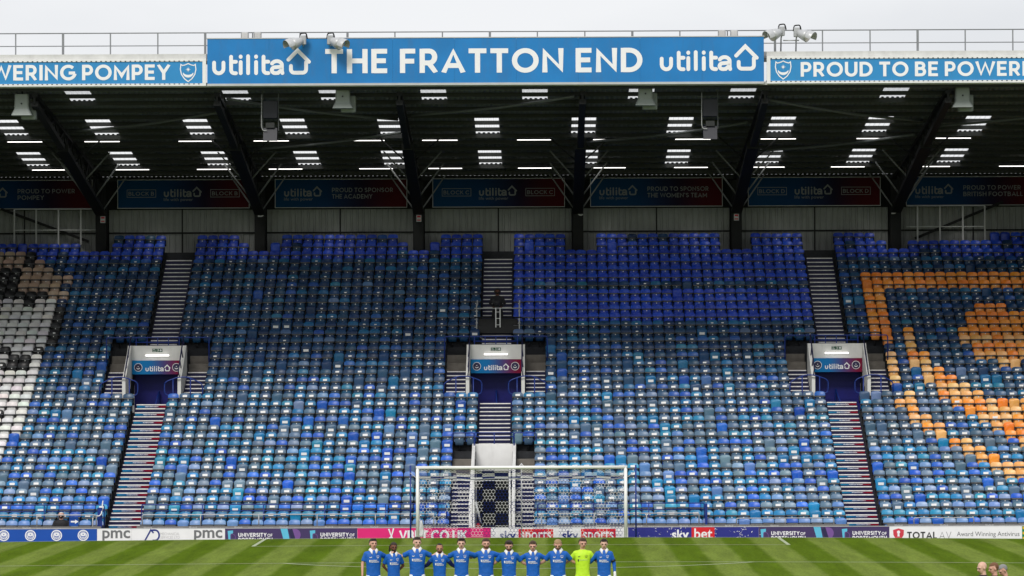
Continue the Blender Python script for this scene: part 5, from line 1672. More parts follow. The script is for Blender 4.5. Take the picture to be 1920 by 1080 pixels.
# ================================================================== goal
goal = empty('goal', (0, 0, 0))
tag(goal, 'white football goal with a blue and white chequered net', 'goal')
HX = 3.72
for s_ in (-1, 1):
    part(goal, 'post', MB().tube([(s_ * HX, 0, pz(HX) - 0.05), (s_ * HX, 0, 2.50)], 0.06, 16), 'post_white', True)
part(goal, 'crossbar', MB().tube([(-HX - 0.06, 0, 2.50), (HX + 0.06, 0, 2.50)], 0.06, 16), 'post_white', True)
NB, ZBk = 2.15, 2.10
net = MB()
def hexnet(fn, wu, wv, size=0.072, r_=0.0078):
    """honeycomb of thin cords over a panel wu x wv, mapped into place by fn"""
    dx, dy = math.sqrt(3) * size, 1.5 * size
    nodes = {}
    edges = set()
    nx_, ny_ = int(wu / dx) + 1, int(wv / dy) + 1
    def nd(x_, y_):
        return (round(x_, 3), round(y_, 3))
    for j in range(ny_):
        for i in range(nx_):
            cx, cy = (i + 0.5 * (j % 2)) * dx, j * dy
            P = [nd(min(max(cx + size * math.cos(R(30 + 60 * q)), 0), wu), min(max(cy + size * math.sin(R(30 + 60 * q)), 0), wv)) for q in range(6)]
            for q in range(6):
                a, b = P[q], P[(q + 1) % 6]
                if a != b: edges.add((a, b) if a < b else (b, a))
    for a, b in sorted(edges):
        net.cur = 1 if (int((a[0] + b[0]) / 2 / 0.46) + int((a[1] + b[1]) / 2 / 0.42)) % 2 else 0
        p, q = fn(*a), fn(*b)
        if (q - p).length < 0.01: continue
        net.tube([p, q], r_, 3, cap=False)
def sag(x_): return 0.05 * math.sin(x_ * 2.3) + 0.03 * math.sin(x_ * 5.1 + 1)
hexnet(lambda u, v: Vector((-HX + u, NB - 0.12 * math.sin(math.pi * v / ZBk) + sag(u - HX) * v / ZBk, v - 0.05)), 2 * HX, ZBk)
hexnet(lambda u, v: Vector((-HX + u, v * NB / 2.2, 2.46 + (ZBk - 0.05 - 2.46) * (v / 2.2) - 0.16 * math.sin(math.pi * v / 2.2) + 0.3 * sag(u))), 2 * HX, 2.2)
for s_ in (-1, 1):
    hexnet(lambda u, v: Vector((s_ * (HX + 0.02 * math.sin(3 * u)), u, v * (2.44 + (ZBk - 2.44) * u / NB) / 2.3 - 0.03)), NB, 2.3, 0.085, 0.005)
o = part(goal, 'net', net, ['net_white', 'net_blue'])
rope = MB().tube([(-HX + 2 * HX * i / 30, NB + 0.02, ZBk - 0.05 + sag(-HX + 2 * HX * i / 30) * 0.4 - 0.10 * abs(math.sin(math.pi * i / 15))) for i in range(31)], 0.014, 5)
part(goal, 'net_rope', rope, 'net_white', True)
for s_ in (-1, 1):
    part(goal, 'side_rope', MB().tube([(s_ * HX, 0.02, 2.40), (s_ * (HX + 0.1), 1.1, 2.12), (s_ * (HX + 0.36), NB + 0.3, 2.25)], 0.011, 5), 'net_white', True)
for px, wd in ((768, 'left'), (1190, 'right')):
    x_ = X_at(px, 2.5)
    sp = empty('net_support', (x_, 2.5, -0.5))
    part(sp, 'pole', MB().tube([(x_, 2.5, -0.5), (x_, 2.5, Z_at(872, 2.5))], 0.03, 8), 'blue_steel', True)
    part(sp, 'base', MB().tube([(x_, 2.5, -0.55), (x_, 2.5, -0.48)], 0.09, 10), 'blue_steel', True)
    tag(sp, f'thin blue net support pole {wd} of the goal', 'pole', 'net support poles')
x_ = X_at(976, 2.6)
sp = empty('camera_mast', (x_, 2.6, -0.5))
part(sp, 'pole', MB().tube([(x_, 2.6, -0.5), (x_, 2.6, Z_at(868, 2.6))], 0.022, 8), 'galvanised', True)
for s_ in (-1, 1):
    part(sp, 'guy', MB().tube([(x_, 2.6, Z_at(869, 2.6)), (x_ + s_ * 0.17, 2.35, Z_at(879, 2.6))], 0.012, 5), 'net_white', True)
part(sp, 'cross_arm', MB().tube([(x_ - 0.17, 2.6, Z_at(879, 2.6)), (x_ + 0.17, 2.6, Z_at(879, 2.6))], 0.012, 5), 'net_white', True)
tag(sp, 'thin grey pole with short guys standing behind the goal centre', 'pole')
# towel hung inside the left post
mb = MB()
tw = X_at(788, 1.2)
rings = []
for i in range(9):
    z_ = 0.62 - 0.075 * i
    w = 0.03 + 0.06 * min(1, i / 4) - (0.02 if i > 6 else 0)
    rings.append([(tw + w * math.cos(R(30 * q)) * (1 + 0.18 * math.sin(q * 2.1 + i)), 1.2 + 0.05 * math.sin(R(30 * q)) + 0.02 * math.sin(q + i), z_ - 0.05) for q in range(12)])
tag(mb.loft(rings).build('towel', 'white_letters', smooth=True), 'white towel hanging in the net beside the left goalpost', 'towel')

# ================================================================== camera platform above the centre entrance
c = S1
y0, y1 = 24.55, 26.4
zd = 7.66
pf = empty('camera_platform', (c, y0, 7.0))
xl, xr = X_at(893, y0), X_at(973, y0)
ztp = Z_at(570, y0)
for x_ in (xl, xr):
    for y_ in (y0, y1):
        part(pf, 'upright', MB().tube([(x_, y_, 6.95 if y_ == y0 else 7.5), (x_, y_, ztp if y_ == y0 else ztp + 0.2)], 0.027, 8), 'light_steel', True)
        for zz in (7.3, 8.0, 8.5):
            part(pf, 'clamp', MB().bbox(x_ - 0.045, x_ + 0.045, y_ - 0.045, y_ + 0.045, zz - 0.03, zz + 0.03, 0.01), 'galvanised')
for zz, m_ in ((Z_at(578, y0), 'light_steel'), (Z_at(595, y0), 'dark_steel'), (Z_at(630, y0), 'light_steel')):
    part(pf, 'rail', MB().tube([(xl - 0.1, y0 - 0.04, zz), (xr + 0.1, y0 - 0.04, zz)], 0.025, 8), m_, True)
part(pf, 'brace', MB().tube([(xl, y0 - 0.05, 7.45), (c + 0.2, y0 - 0.05, 6.98)], 0.022, 6), 'light_steel', True)
for i in range(6):
    a = xl + (xr - xl) * i / 6
    part(pf, 'deck_board', MB().box(a + 0.006, a + (xr - xl) / 6 - 0.006, y0 + 0.03, y1, zd - 0.06, zd), 'timber_red')
part(pf, 'toe_board', MB().box(xl + 0.03, xr - 0.03, y0 - 0.01, y0 + 0.02, zd - 0.1, zd + 0.22), 'black')
part(pf, 'shade_panel', MB().box(xl + 0.06, xr - 0.06, y0 + 0.30, y0 + 0.32, zd, zd + 0.52), 'black')  # added black panel standing in for the platform's shadow on the steps
for s_ in (-1, 1):
    part(pf, 'equipment_case', MB().bbox(c + s_ * 0.62 - 0.2, c + s_ * 0.62 + 0.2, y0 + 0.4, y0 + 0.9, zd, zd + 0.42, 0.02), 'black_plastic')
tag(pf, 'scaffold tube camera platform above the centre entrance', 'platform')
ld = empty('ladder', (c, y0 - 0.2, 7.4))
lx0, lx1 = X_at(929, y0), X_at(937, y0)
for x_ in (lx0, lx1):
    part(ld, 'stile', MB().bbox(x_ - 0.022, x_ + 0.022, y0 - 0.16, y0 - 0.12, Z_at(614, y0), Z_at(577, y0), 0.006), 'board_white')
for i in range(3):
    zz = Z_at(585 + 12 * i, y0)
    part(ld, 'rung', MB().box(lx0 + 0.022, lx1 - 0.022, y0 - 0.155, y0 - 0.125, zz - 0.012, zz + 0.012), 'board_white')
tag(ld, 'short white ladder hung on the front of the camera platform', 'ladder')
tv = empty('television_camera', (c, y0 + 0.5, zd))
zc = Z_at(574, y0 + 0.5)
part(tv, 'body', MB().bbox(c - 0.11, c + 0.11, y0 + 0.4, y0 + 0.85, zc - 0.02, zc + 0.22, 0.02), 'black_plastic')
part(tv, 'lens', MB().tube([(c, y0 + 0.4, zc + 0.1), (c, y0 + 0.05, zc + 0.08)], 0.08, 12), 'black_plastic', True)
part(tv, 'viewfinder', MB().bbox(c - 0.19, c - 0.12, y0 + 0.5, y0 + 0.75, zc + 0.12, zc + 0.3, 0.01), 'black_plastic')
part(tv, 'pan_head', MB().bbox(c - 0.09, c + 0.09, y0 + 0.52, y0 + 0.7, zc - 0.14, zc - 0.022, 0.02), 'print_grey')
for a in (90, 210, 330):
    part(tv, 'tripod_leg', MB().tube([(c, y0 + 0.62, zc - 0.12), (c + 0.38 * math.cos(R(a)), y0 + 0.62 + 0.38 * math.sin(R(a)), zd)], 0.022, 6), 'black_plastic', True)
tag(tv, 'black television camera on a tripod on the scaffold platform', 'camera')
# ================================================================== people
SKIN = {'fair': lin(206, 158, 138), 'pale': lin(214, 172, 152), 'brown': lin(116, 72, 52), 'tan': lin(176, 124, 98), 'olive': lin(168, 118, 96)}
HAIR = {'black': (0.012, 0.010, 0.010, 1), 'dark': (0.028, 0.018, 0.013, 1), 'brown': (0.07, 0.04, 0.024, 1), 'ginger': (0.16, 0.07, 0.03, 1), 'blond': (0.34, 0.22, 0.11, 1), 'grey': (0.24, 0.24, 0.24, 1), 'white': (0.6, 0.58, 0.55, 1)}
for k_, v_ in SKIN.items(): mat('skin_' + k_, v_, 0.5, 0.08, 25.0)
for k_, v_ in HAIR.items(): mat('hair_' + k_, v_, 0.6, 0.3, 60.0, bump=0.5, bscale=120)
mat('shirt_blue', lin(8, 90, 180), 0.6, 0.14, 9.0, bump=0.8, bscale=14)
mat('shirt_navy', lin(8, 26, 84), 0.6, 0.10, 9.0, bump=0.3, bscale=14)
mat('shirt_neon', lin(190, 232, 44), 0.55, 0.05, 9.0, bump=0.6, bscale=14)
mat('shorts_white', (0.76, 0.76, 0.77, 1), 0.7, 0.05, 9.0, bump=0.3, bscale=14)
mat('coat_black', (0.014, 0.014, 0.017, 1), 0.75, 0.2, 9.0, bump=0.3, bscale=14)
mat('kit_dark', (0.030, 0.016, 0.022, 1), 0.7, 0.2, 9.0, bump=0.3, bscale=14)
mat('eye_dark', (0.02, 0.015, 0.013, 1), 0.4, 0.05)
mat('lip', lin(150, 92, 84), 0.5, 0.05)

def remesh(mb, name, voxel, iters=3):
    """fuse overlapping closed shapes into one continuous skin"""
    me = mb.mesh(name, [])
    ob = bpy.data.objects.new(name, me)
    col.objects.link(ob)
    md = ob.modifiers.new('r', 'REMESH'); md.mode = 'VOXEL'; md.voxel_size = voxel
    ms = ob.modifiers.new('s', 'SMOOTH'); ms.iterations = iters; ms.factor = 0.5
    dg = bpy.context.evaluated_depsgraph_get()
    out = bpy.data.meshes.new_from_object(ob.evaluated_get(dg))
    bpy.data.objects.remove(ob); bpy.data.meshes.remove(me)
    out.polygons.foreach_set('use_smooth', [True] * len(out.polygons))
    out.name = name
    return out

TORSO = [(0.80, 0.186, 0.118), (0.90, 0.180, 0.116), (1.02, 0.172, 0.112), (1.16, 0.180, 0.118), (1.30, 0.198, 0.128), (1.40, 0.203, 0.122), (1.47, 0.182, 0.104), (1.515, 0.125, 0.082), (1.545, 0.078, 0.068)]
def torso_half(z):
    for (za, aa, ba), (zb_, ab, bb) in zip(TORSO, TORSO[1:]):
        if za <= z <= zb_:
            t_ = (z - za) / (zb_ - za)
            return aa + (ab - aa) * t_, ba + (bb - ba) * t_
    return TORSO[-1][1:]
def ering(z, a, b, n=24, y=0.0, x=0.0, p=2.3):
    out = []
    for k in range(n):
        c_, s_ = math.cos(2 * math.pi * k / n), math.sin(2 * math.pi * k / n)
        out.append((x + a * math.copysign(abs(c_) ** (2 / p), c_), y + b * math.copysign(abs(s_) ** (2 / p), s_), z))
    return out

def hand(mb, wrist, direction, palm_n, curl=0.5, side=1):
    """palm, four unequal bent fingers and a thumb leaving the side of the palm"""
    w, d = Vector(wrist), Vector(direction).normalized()
    nrm = Vector(palm_n)
    nrm = (nrm - d * nrm.dot(d)).normalized()
    s_ = d.cross(nrm).normalized() * side
    mb.capsule(w, w + d * 0.05, 0.026, 0.030, 8)
    for q in (-0.024, -0.008, 0.008, 0.024):
        mb.capsule(w + d * 0.02 + s_ * q, w + d * 0.085 + s_ * q * 1.15, 0.016, 0.0135, 8)
    for q, ln in ((-0.027, 0.062), (-0.009, 0.078), (0.009, 0.073), (0.027, 0.055)):
        a = w + d * 0.085 + s_ * q * 1.15
        b = a + (d * math.cos(curl * 0.5) + nrm * math.sin(curl * 0.5)) * ln * 0.5
        e = b + (d * math.cos(curl * 1.3) + nrm * math.sin(curl * 1.3)) * ln * 0.5
        mb.capsule(a, b, 0.0105, 0.0098, 7); mb.capsule(b, e, 0.0098, 0.0085, 7)
    a = w + d * 0.025 - s_ * 0.028
    b = a + d * 0.035 - s_ * 0.022 + nrm * 0.008
    e = b + d * 0.030 - s_ * 0.004 + nrm * 0.012
    mb.capsule(a, b, 0.0125, 0.0115, 7); mb.capsule(b, e, 0.0115, 0.0095, 7)

POSE = {  # elbow, wrist, hand direction, palm side (for the +x arm)
    'down': ((0.268, 0.035, 1.20), (0.285, -0.03, 0.955), (0.02, -0.08, -1), (-1, 0, 0), 0.5),
    'over': ((0.365, 0.120, 1.345), (0.535, 0.125, 1.475), (0.45, -0.80, 0.05), (0.0, -0.3, -1), 0.9),
    'high': ((0.385, 0.13, 1.375), (0.56, 0.115, 1.505), (0.4, -0.85, 0.0), (0.0, -0.3, -1), 1.0),
    'low': ((0.345, 0.10, 1.245), (0.545, 0.185, 1.13), (0.95, 0.1, -0.1), (0, -1, 0), 0.4),
    'back': ((0.285, 0.10, 1.20), (0.12, 0.19, 1.03), (-0.9, 0.05, -0.25), (0, 1, 0), 0.5),
    'lap': ((0.26, -0.05, 1.20), (0.14, -0.26, 1.03), (-0.5, -0.6, -0.1), (0, 0, -1), 0.6),
}
def person(X, Y, Z, H, label, skin, hair, hairstyle, top, left='down', right='down', yaw=0.0, turn=0.0, nod=0.0, lean=0.0,
           bottom='shorts_white', long_sleeve=None, collar=True, beard=None, crest_on=True, mask=False, group=None, gloves=False, armband=None, sit=False, big=1.0, roll=0.0):
    """one figure facing -y. left / right name the arm poses on the viewer's left (-x) and right (+x)"""
    s = H / 1.842
    root = empty('person', (X, Y, Z))
    root.rotation_euler = (0, 0, R(yaw))
    root.scale = (s * big, s, s)
    HM = Matrix.Translation((0, 0.01, 1.578)) @ Euler((R(nod), R(roll), R(turn)), 'XYZ').to_matrix().to_4x4() @ Matrix.Diagonal((1.16, 1.10, 1.10, 1)) @ Matrix.Translation((0, -0.01, -1.60))
    hp = lambda x_, y_, z_: HM @ Vector((x_, y_, z_))
    b = MB()
    # trunk (a little inside the clothes), neck
    b.loft([ering(z, a - 0.03, d_ - 0.028, 16) for z, a, d_ in TORSO if z > 0.85])
    b.capsule((0, 0.012, 1.46), hp(0, 0.008, 1.64), 0.068, 0.060, 12)
    # head
    rot = HM.to_3x3()
    b.ellipsoid(hp(0, 0.012, 1.738), 0.077, 0.096, 0.092, 14, 10, rot)
    b.ellipsoid(hp(0, -0.030, 1.690), 0.062, 0.062, 0.082, 12, 8, rot)
    b.capsule(hp(-0.024, -0.045, 1.638), hp(0.024, -0.045, 1.638), 0.030, 0.030, 8)
    b.capsule(hp(0, -0.092, 1.715), hp(0, -0.106, 1.682), 0.011, 0.016, 8)
    b.capsule(hp(-0.05, -0.075, 1.728), hp(0.05, -0.075, 1.728), 0.017, 0.017, 8)
    for q in (-1, 1):
        b.ellipsoid(hp(q * 0.078, 0.008, 1.700), 0.012, 0.020, 0.033, 8, 6, rot)
    # legs
    if sit:
        for q in (-1, 1):
            b.capsule((q * 0.10, 0.0, 0.90), (q * 0.13, -0.42, 0.90), 0.088, 0.062); b.capsule((q * 0.13, -0.42, 0.90), (q * 0.13, -0.44, 0.52), 0.058, 0.045)
    else:
        for q in (-1, 1):
            b.capsule((q * 0.095, 0, 0.92), (q * 0.115, -0.012, 0.50), 0.088, 0.058)
            b.capsule((q * 0.115, -0.008, 0.50), (q * 0.12, 0.025, 0.09), 0.056, 0.038)
            b.capsule((q * 0.115, 0.025, 0.36), (q * 0.117, 0.03, 0.30), 0.058, 0.052)
            b.capsule((q * 0.12, 0.04, 0.045), (q * 0.135, -0.14, 0.04), 0.036, 0.032)
    arms = []
    for q, pose in ((-1, left), (1, right)):
        e, w, hd, pn, cu = POSE[pose]
        fx = lambda v: (v[0] * q, v[1], v[2])
        sh = (q * 0.175, 0.012, 1.445)
        b.capsule(sh, fx(e), 0.050, 0.041); b.capsule(fx(e), fx(w), 0.041, 0.027)
        b.capsule((q * 0.06, 0.015, 1.49), sh, 0.05, 0.05)
        hand(b, fx(w), fx(hd), fx(pn), cu, -q)
        arms.append((q, sh, fx(e), fx(w)))
    me = remesh(b, 'body', 0.0105, 2)
    me.materials.append(M['skin_' + skin])
    put('body', me, root)
    # shirt: trunk and sleeves fused
    t_ = MB()
    t_.loft([ering(z, a, d_, 28) for z, a, d_ in (TORSO if not sit else [(z, a * 1.12, d_ * 1.25) for z, a, d_ in TORSO])])
    for q, sh, e, w in arms:
        E, S_h, W_ = Vector(e), Vector(sh), Vector(w)
        t_.capsule((q * 0.05, 0.01, 1.475), sh, 0.062, 0.072, 12)
        if long_sleeve:
            t_.capsule(sh, e, 0.069, 0.052, 12)
            if long_sleeve == top: t_.capsule(e, E + (W_ - E) * 0.86, 0.052, 0.036, 12)
        else:
            m_ = S_h + (E - S_h) * 0.70
            t_.capsule(sh, S_h + (E - S_h) * 0.55, 0.070, 0.064, 12)
            d_ = (m_ - S_h).normalized()
            ref = Vector((0, 1, 0)); u = d_.cross(ref).normalized(); v_ = u.cross(d_).normalized()
            t_.loft([[S_h + d_ * ((m_ - S_h).length * f) + (u * math.cos(R(30 * k)) + v_ * math.sin(R(30 * k))) * rr for k in range(12)] for f, rr in ((0.3, 0.066), (0.8, 0.067), (1.05, 0.068))])
    me = remesh(t_, 'shirt', 0.0115, 3)
    me.materials.append(M[top])
    shirt = put('coat' if mask or sit else 'shirt', me, root)
    if long_sleeve and long_sleeve != top:
        for q, sh, e, w in arms:
            E, W_ = Vector(e), Vector(w)
            S_h = Vector(sh)
            o = MB().capsule(S_h + (E - S_h) * 0.55, e, 0.070, 0.056, 12).capsule(e, E + (W_ - E) * 0.9, 0.055, 0.036, 12).build('sleeve', long_sleeve, root, True)
    fy = lambda x_, z_: -torso_half(z_)[1] * max(0.05, 1 - (abs(x_) / torso_half(z_)[0]) ** 2.3) ** (1 / 2.3)
    def patch(x0, x1, z0, z1, off, nx=6, nz=2):
        mb = MB(); vs = []
        for j in range(nz + 1):
            for i in range(nx + 1):
                x_, z_ = x0 + (x1 - x0) * i / nx, z0 + (z1 - z0) * j / nz
                vs.append((x_, fy(x_, z_) - off, z_))
        return mb.add(vs, [(j * (nx + 1) + i, j * (nx + 1) + i + 1, (j + 1) * (nx + 1) + i + 1, (j + 1) * (nx + 1) + i) for j in range(nz) for i in range(nx)])
    def wrapped(mb, off):
        mb.v = [(x_, fy(x_, z_) - off + y_, z_) for x_, y_, z_ in mb.v]
        return mb
    if crest_on:
        ink = 'white_letters' if top != 'shirt_neon' else 'print_black'
        if top == 'shirt_neon':
            wrapped(stroke_text('UNIVERSITY', -0.09, 0.12, 1.275, 1.29, 0, pen=0.2), 0.009).build('lettering', 'print_silver', shirt)
        else:
            wrapped(stroke_text('UNIVERSITY', -0.085, 0.075, 1.272, 1.302, 0, pen=0.24), 0.010).build('lettering', ink, shirt)
            wrapped(stroke_text('PORTSMOUTH', -0.085, 0.115, 1.235, 1.265, 0, pen=0.24), 0.010).build('lettering', ink, shirt)
        q = MB(); q.add([(-0.125, 0, 1.30), (-0.095, 0, 1.30), (-0.10, 0, 1.24), (-0.12, 0, 1.245)], [(0, 3, 2, 1)])
        wrapped(q, 0.010).build('sponsor_mark', ink, shirt)
        q = MB(); crest(q, 0.09, 1.375, 0.075, 0, True)
        wrapped(q, 0.010).build('crest', ink, shirt)
        q = MB(); ribbon(q, [(-0.12, 1.372), (-0.095, 1.362), (-0.06, 1.376)], 0.013, 0)
        wrapped(q, 0.010).build('maker_mark', ink, shirt)
    if collar:
        mb = MB()
        n_ = 24
        top_, bot = [], []
        for k in range(n_ + 1):
            a = R(-68 + 316 * k / n_)          # open at the front (-y is 270 degrees)
            ca, sa = math.cos(a), math.sin(a)
            fr = max(0.0, -sa)
            top_.append((0.080 * ca, 0.012 + 0.078 * sa, 1.602 - 0.055 * fr ** 2))
            bot.append((0.126 * ca, 0.010 + 0.112 * sa - 0.034 * fr, 1.548 - 0.135 * fr ** 3))
        th = [(x_ * 0.95, y_ * 0.95, z_ - 0.006) for x_, y_, z_ in bot]
        m1 = n_ + 1
        mb.add(top_ + bot + th, [(k, k + 1, m1 + k + 1, m1 + k) for k in range(n_)] + [(m1 + k, m1 + k + 1, 2 * m1 + k + 1, 2 * m1 + k) for k in range(n_)])
        mb.build('collar', 'white_letters', shirt, True)
    if armband:
        q, sh, e, w = arms[armband]
        a, c_ = Vector(sh) + (Vector(e) - Vector(sh)) * 0.62, Vector(sh) + (Vector(e) - Vector(sh)) * 0.80
        MB().tube([a, c_], 0.0755, 14).build('armband', 'black', root, True)
    # lower clothes
    t_ = MB()
    if sit:
        t_.loft([ering(z, a, d_, 20) for z, a, d_ in ((0.80, 0.19, 0.16), (0.90, 0.21, 0.16), (0.98, 0.19, 0.14))])
        for q in (-1, 1):
            t_.capsule((q * 0.10, 0.0, 0.90), (q * 0.13, -0.42, 0.90), 0.105, 0.08); t_.capsule((q * 0.13, -0.42, 0.90), (q * 0.13, -0.44, 0.60), 0.076, 0.065)
    else:
        t_.loft([ering(z, a, d_, 20) for z, a, d_ in ((0.78, 0.172, 0.112), (0.88, 0.176, 0.112), (0.98, 0.165, 0.105))])
        lo = 0.56 if bottom == 'shorts_white' or top == 'shirt_neon' else 0.12
        for q in (-1, 1):
            t_.loft([ering(z, a, a, 16, -0.006, q * (0.098 + 0.03 * (0.9 - z))) for z, a in ((lo, 0.098 if lo > 0.3 else 0.07), (0.70, 0.104), (0.90, 0.094))])
    me = remesh(t_, 'shorts', 0.014, 2)
    me.materials.append(M[bottom])
    put('shorts' if not sit and bottom in ('shorts_white', 'shirt_neon') else 'trousers', me, root)
    for q in (-1, 1):
        if sit:
            MB().capsule((q * 0.13, -0.42, 0.50), (q * 0.135, -0.56, 0.49), 0.05, 0.042).build('shoe', 'black', root, True)
        else:
            if bottom in ('shorts_white', 'shirt_neon'):
                MB().loft([ering(z, a, a, 14, y_, q * 0.118) for z, a, y_ in ((0.08, 0.046, 0.025), (0.2, 0.054, 0.02), (0.33, 0.066, 0.02), (0.44, 0.062, 0.0))]).build('sock', 'shirt_blue' if top == 'shirt_blue' else bottom, root, True)
            MB().capsule((q * 0.12, 0.05, 0.052), (q * 0.137, -0.155, 0.045), 0.046, 0.040).build('boot', 'black', root, True)
    # face
    for q in (-1, 1):
        MB().ellipsoid(hp(q * 0.031, -0.0905, 1.712), 0.0135, 0.007, 0.0075, 8, 6, rot).build('eye', 'eye_dark', root, True)
        MB().bar(hp(q * 0.014, -0.0985, 1.731), hp(q * 0.050, -0.0875, 1.732), 0.010, 0.009).build('eyebrow', 'hair_' + (hair if hair not in ('white', 'blond') else 'brown'), root)
    MB().capsule(hp(-0.019, -0.0885, 1.654), hp(0.019, -0.0885, 1.654), 0.0065, 0.0065, 6).build('mouth', 'lip', root, True)
    # hair
    hm = MB()
    if hairstyle in ('short', 'quiff', 'tied', 'cropped', 'receding'):
        gth = {'short': 0.011, 'quiff': 0.015, 'tied': 0.010, 'cropped': 0.005, 'receding': 0.005}[hairstyle]
        line = {'short': 0.030, 'quiff': 0.032, 'tied': 0.045, 'cropped': 0.036, 'receding': 0.062}[hairstyle]
        hm.ellipsoid(hp(0, 0.014, 1.741), 0.079 + gth, 0.098 + gth, 0.092 + gth, 22, 16, rot,
                     keep=lambda v: (v.z > line) or (v.y > 0.012 and v.z > -0.035) or (v.y > 0.05 and v.z > -0.075))
        if hairstyle == 'quiff':
            for k in range(7):
                a = -0.055 + 0.018 * k
                hm.capsule(hp(a, -0.04, 1.822), hp(a * 1.1 + 0.01, -0.085, 1.822 - abs(a) * 0.15), 0.020, 0.013, 8)
        if hairstyle == 'short':
            for k in range(5):
                hm.capsule(hp(-0.04 + 0.02 * k, -0.05, 1.826), hp(-0.042 + 0.021 * k, -0.075, 1.802), 0.016, 0.010, 7)
        if hairstyle == 'tied':
            hm.ellipsoid(hp(0.02, 0.115, 1.725), 0.045, 0.05, 0.05, 10, 8, rot)
            for q in (-0.085, -0.07):
                hm.capsule(hp(q, 0.05, 1.74), hp(q - 0.012, 0.075, 1.62), 0.024, 0.018, 8)
    if hairstyle == 'hood':
        hm.ellipsoid(hp(0, 0.02, 1.725), 0.105, 0.115, 0.125, 20, 14, rot, keep=lambda v: v.y > -0.085 or v.z > 0.06)
    if hm.v: hm.build('hood' if hairstyle == 'hood' else 'hair', 'hair_' + hair, root, True)
    if beard:
        bm_ = MB().ellipsoid(hp(0, -0.030, 1.686), 0.0665, 0.0675, 0.088, 18, 14, rot, keep=lambda v: v.z < -0.022 and not (abs(v.x) < 0.022 and -0.040 < v.z < -0.028 and v.y < 0))
        bm_.build('beard', 'hair_' + beard, root, True)
    if mask:
        MB().ellipsoid(hp(0, -0.034, 1.678), 0.067, 0.078, 0.062, 16, 12, rot, keep=lambda v: v.y < 0.01).build('face_mask', 'black', root, True)
    if gloves:
        q, sh, e, w = arms[1]
        W_ = Vector(w)
        MB().capsule(W_ + Vector((0, 0, 0.02)), W_ + Vector((0.004, -0.012, -0.12)), 0.036, 0.040).build('wrist_tape', 'white_letters', root, True)
    tag(root, label, 'person', group)
    return root

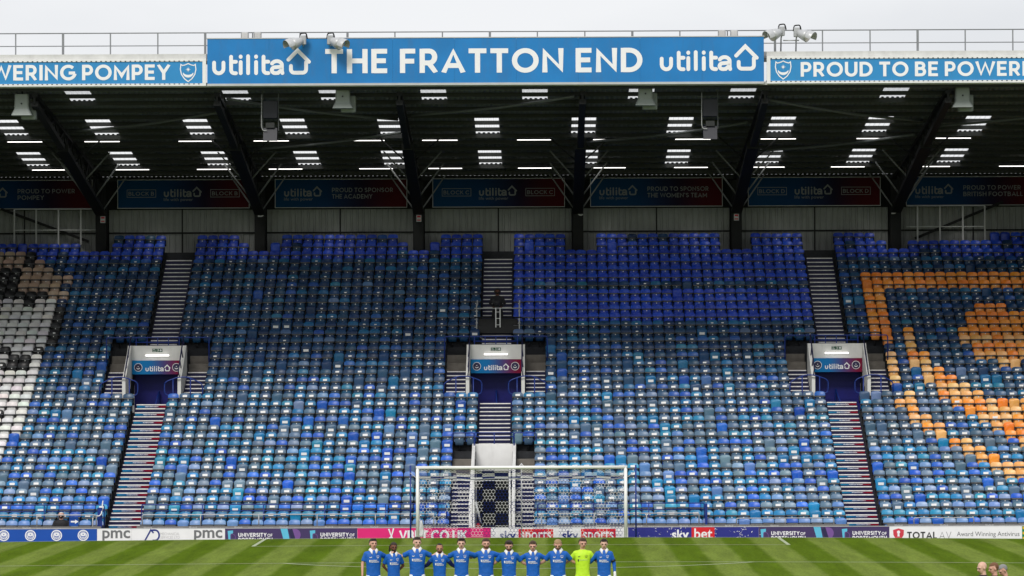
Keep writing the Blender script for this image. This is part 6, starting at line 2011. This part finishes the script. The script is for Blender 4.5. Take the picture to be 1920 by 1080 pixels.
GP = 'players standing in a line'
PY_ = -38.9
def PX(px): return X_at(px, PY_)
ZP = lambda x_: pz(x_)
def hgt(px, py):          # standing height that brings the crown to this place of the photograph
    return Z_at(py + 0.003 * (px - 960), PY_) - pz(PX(px))
pl_ = [
 (698, 1009, 'blue shirted player at the left end with short black hair', 'fair', 'black', 'short', dict(left='down', right='over', yaw=14, turn=6, nod=-6)),
 (736, 1016, 'blue shirted player with tied-back hair and beard, arms behind back', 'brown', 'dark', 'tied', dict(left='back', right='back', yaw=10, turn=4, beard='dark')),
 (780, 1006, 'tall dark-haired blue shirted player between the two bearded shorter ones', 'pale', 'dark', 'short', dict(left='over', right='over', yaw=3, turn=12)),
 (822, 1018, 'short blue shirted player with navy long sleeves and receding hair', 'tan', 'black', 'receding', dict(left='low', right='low', turn=2, nod=8, long_sleeve='shirt_navy', beard='dark')),
 (863, 1008, 'dark curly-haired blue shirted player with arms over both neighbours', 'pale', 'dark', 'quiff', dict(left='over', right='high', turn=0, nod=2)),
 (909, 1009, 'ginger-bearded blue shirted player near the centre of the line', 'fair', 'brown', 'short', dict(left='over', right='high', turn=8, beard='ginger')),
 (952, 1014, 'black-bearded blue shirted player looking down at mid line', 'fair', 'dark', 'quiff', dict(left='low', right='low', nod=16, beard='dark')),
 (997, 1013, 'brown-haired blue shirted player fourth from the right end', 'fair', 'brown', 'short', dict(left='over', right='over', turn=-4, nod=10)),
 (1044, 1011, 'blond cropped blue shirted player with bowed head', 'fair', 'blond', 'cropped', dict(left='low', right='low', nod=24, beard='brown', turn=-4)),
 (1090, 1008, 'goalkeeper in neon yellow shirt second from the right', 'fair', 'brown', 'short', dict(left='low', right='low', turn=14, nod=6, top='shirt_neon', bottom='shirt_neon', collar=False, armband=1)),
 (1130, 1009, 'long-sleeved blue shirted player at the right end with black armband', 'pale', 'dark', 'short', dict(left='low', right='down', turn=0, nod=6, long_sleeve='shirt_blue', armband=1, gloves=True)),
]
for i, (px, py, label, skin, hair, style, kw) in enumerate(pl_):
    x_ = PX(px)
    kw = dict(kw)
    top = kw.pop('top', 'shirt_blue')
    person(x_, PY_ + 0.05 * (i % 2), ZP(x_), hgt(px, py - (2 if kw.get('nod', 0) > 12 else 0)), label, skin, hair, style, top, group=GP, big=(1.02, 0.95, 1.05, 0.97, 1.0, 1.06, 1.04, 0.98, 1.07, 1.02, 0.96)[i], **kw)
GO = 'match officials at the lower right'
OY = -50.2
for px, py, label, skin, hair, style, kw in (
    (1839, 1053, 'bald official in dark kit facing left, leftmost of three', 'pale', 'brown', None, dict(yaw=-62, nod=14, turn=-4)),
    (1860, 1055, 'ginger-haired official in dark kit facing left, middle of three', 'fair', 'ginger', 'cropped', dict(yaw=-72, nod=10, turn=-4)),
    (1880, 1057, 'grey-haired official in dark kit with bowed head, rightmost of three', 'fair', 'grey', 'cropped', dict(yaw=-66, nod=30, turn=-4))):
    dy = {1839: 0, 1860: 0.35, 1880: 0.8}[px]
    x_ = X_at(px, OY + dy)
    person(x_, OY + dy, pz(x_), Z_at(py + 0.003 * (px - 960), OY + dy) - pz(x_) + 0.02, label, skin, hair, style, 'kit_dark', bottom='kit_dark', collar=False, crest_on=False, group=GO, left='down', right='down', **kw)
# steward seated at the front left, operator on the camera platform
x_ = X_at(113, 8.75)
zs = Z_at(959.5 - 2.6, 8.75) - 1.83 * 0.97
person(x_, 8.72, zs, 1.83 * 0.97, 'steward in black coat and face mask seated at the front left', 'fair', 'white', 'receding', 'coat_black', left='lap', right='lap', bottom='coat_black', collar=False, crest_on=False, mask=True, sit=True, long_sleeve='coat_black', nod=6, big=1.3)
person(S1 + 0.02, 25.75, 7.66, Z_at(541, 25.75) - 7.66, 'operator dressed in black standing behind the platform camera', 'brown', 'black', 'hood', 'coat_black', left='lap', right='lap', bottom='coat_black', collar=False, crest_on=False, mask=True, long_sleeve='coat_black', big=1.2)
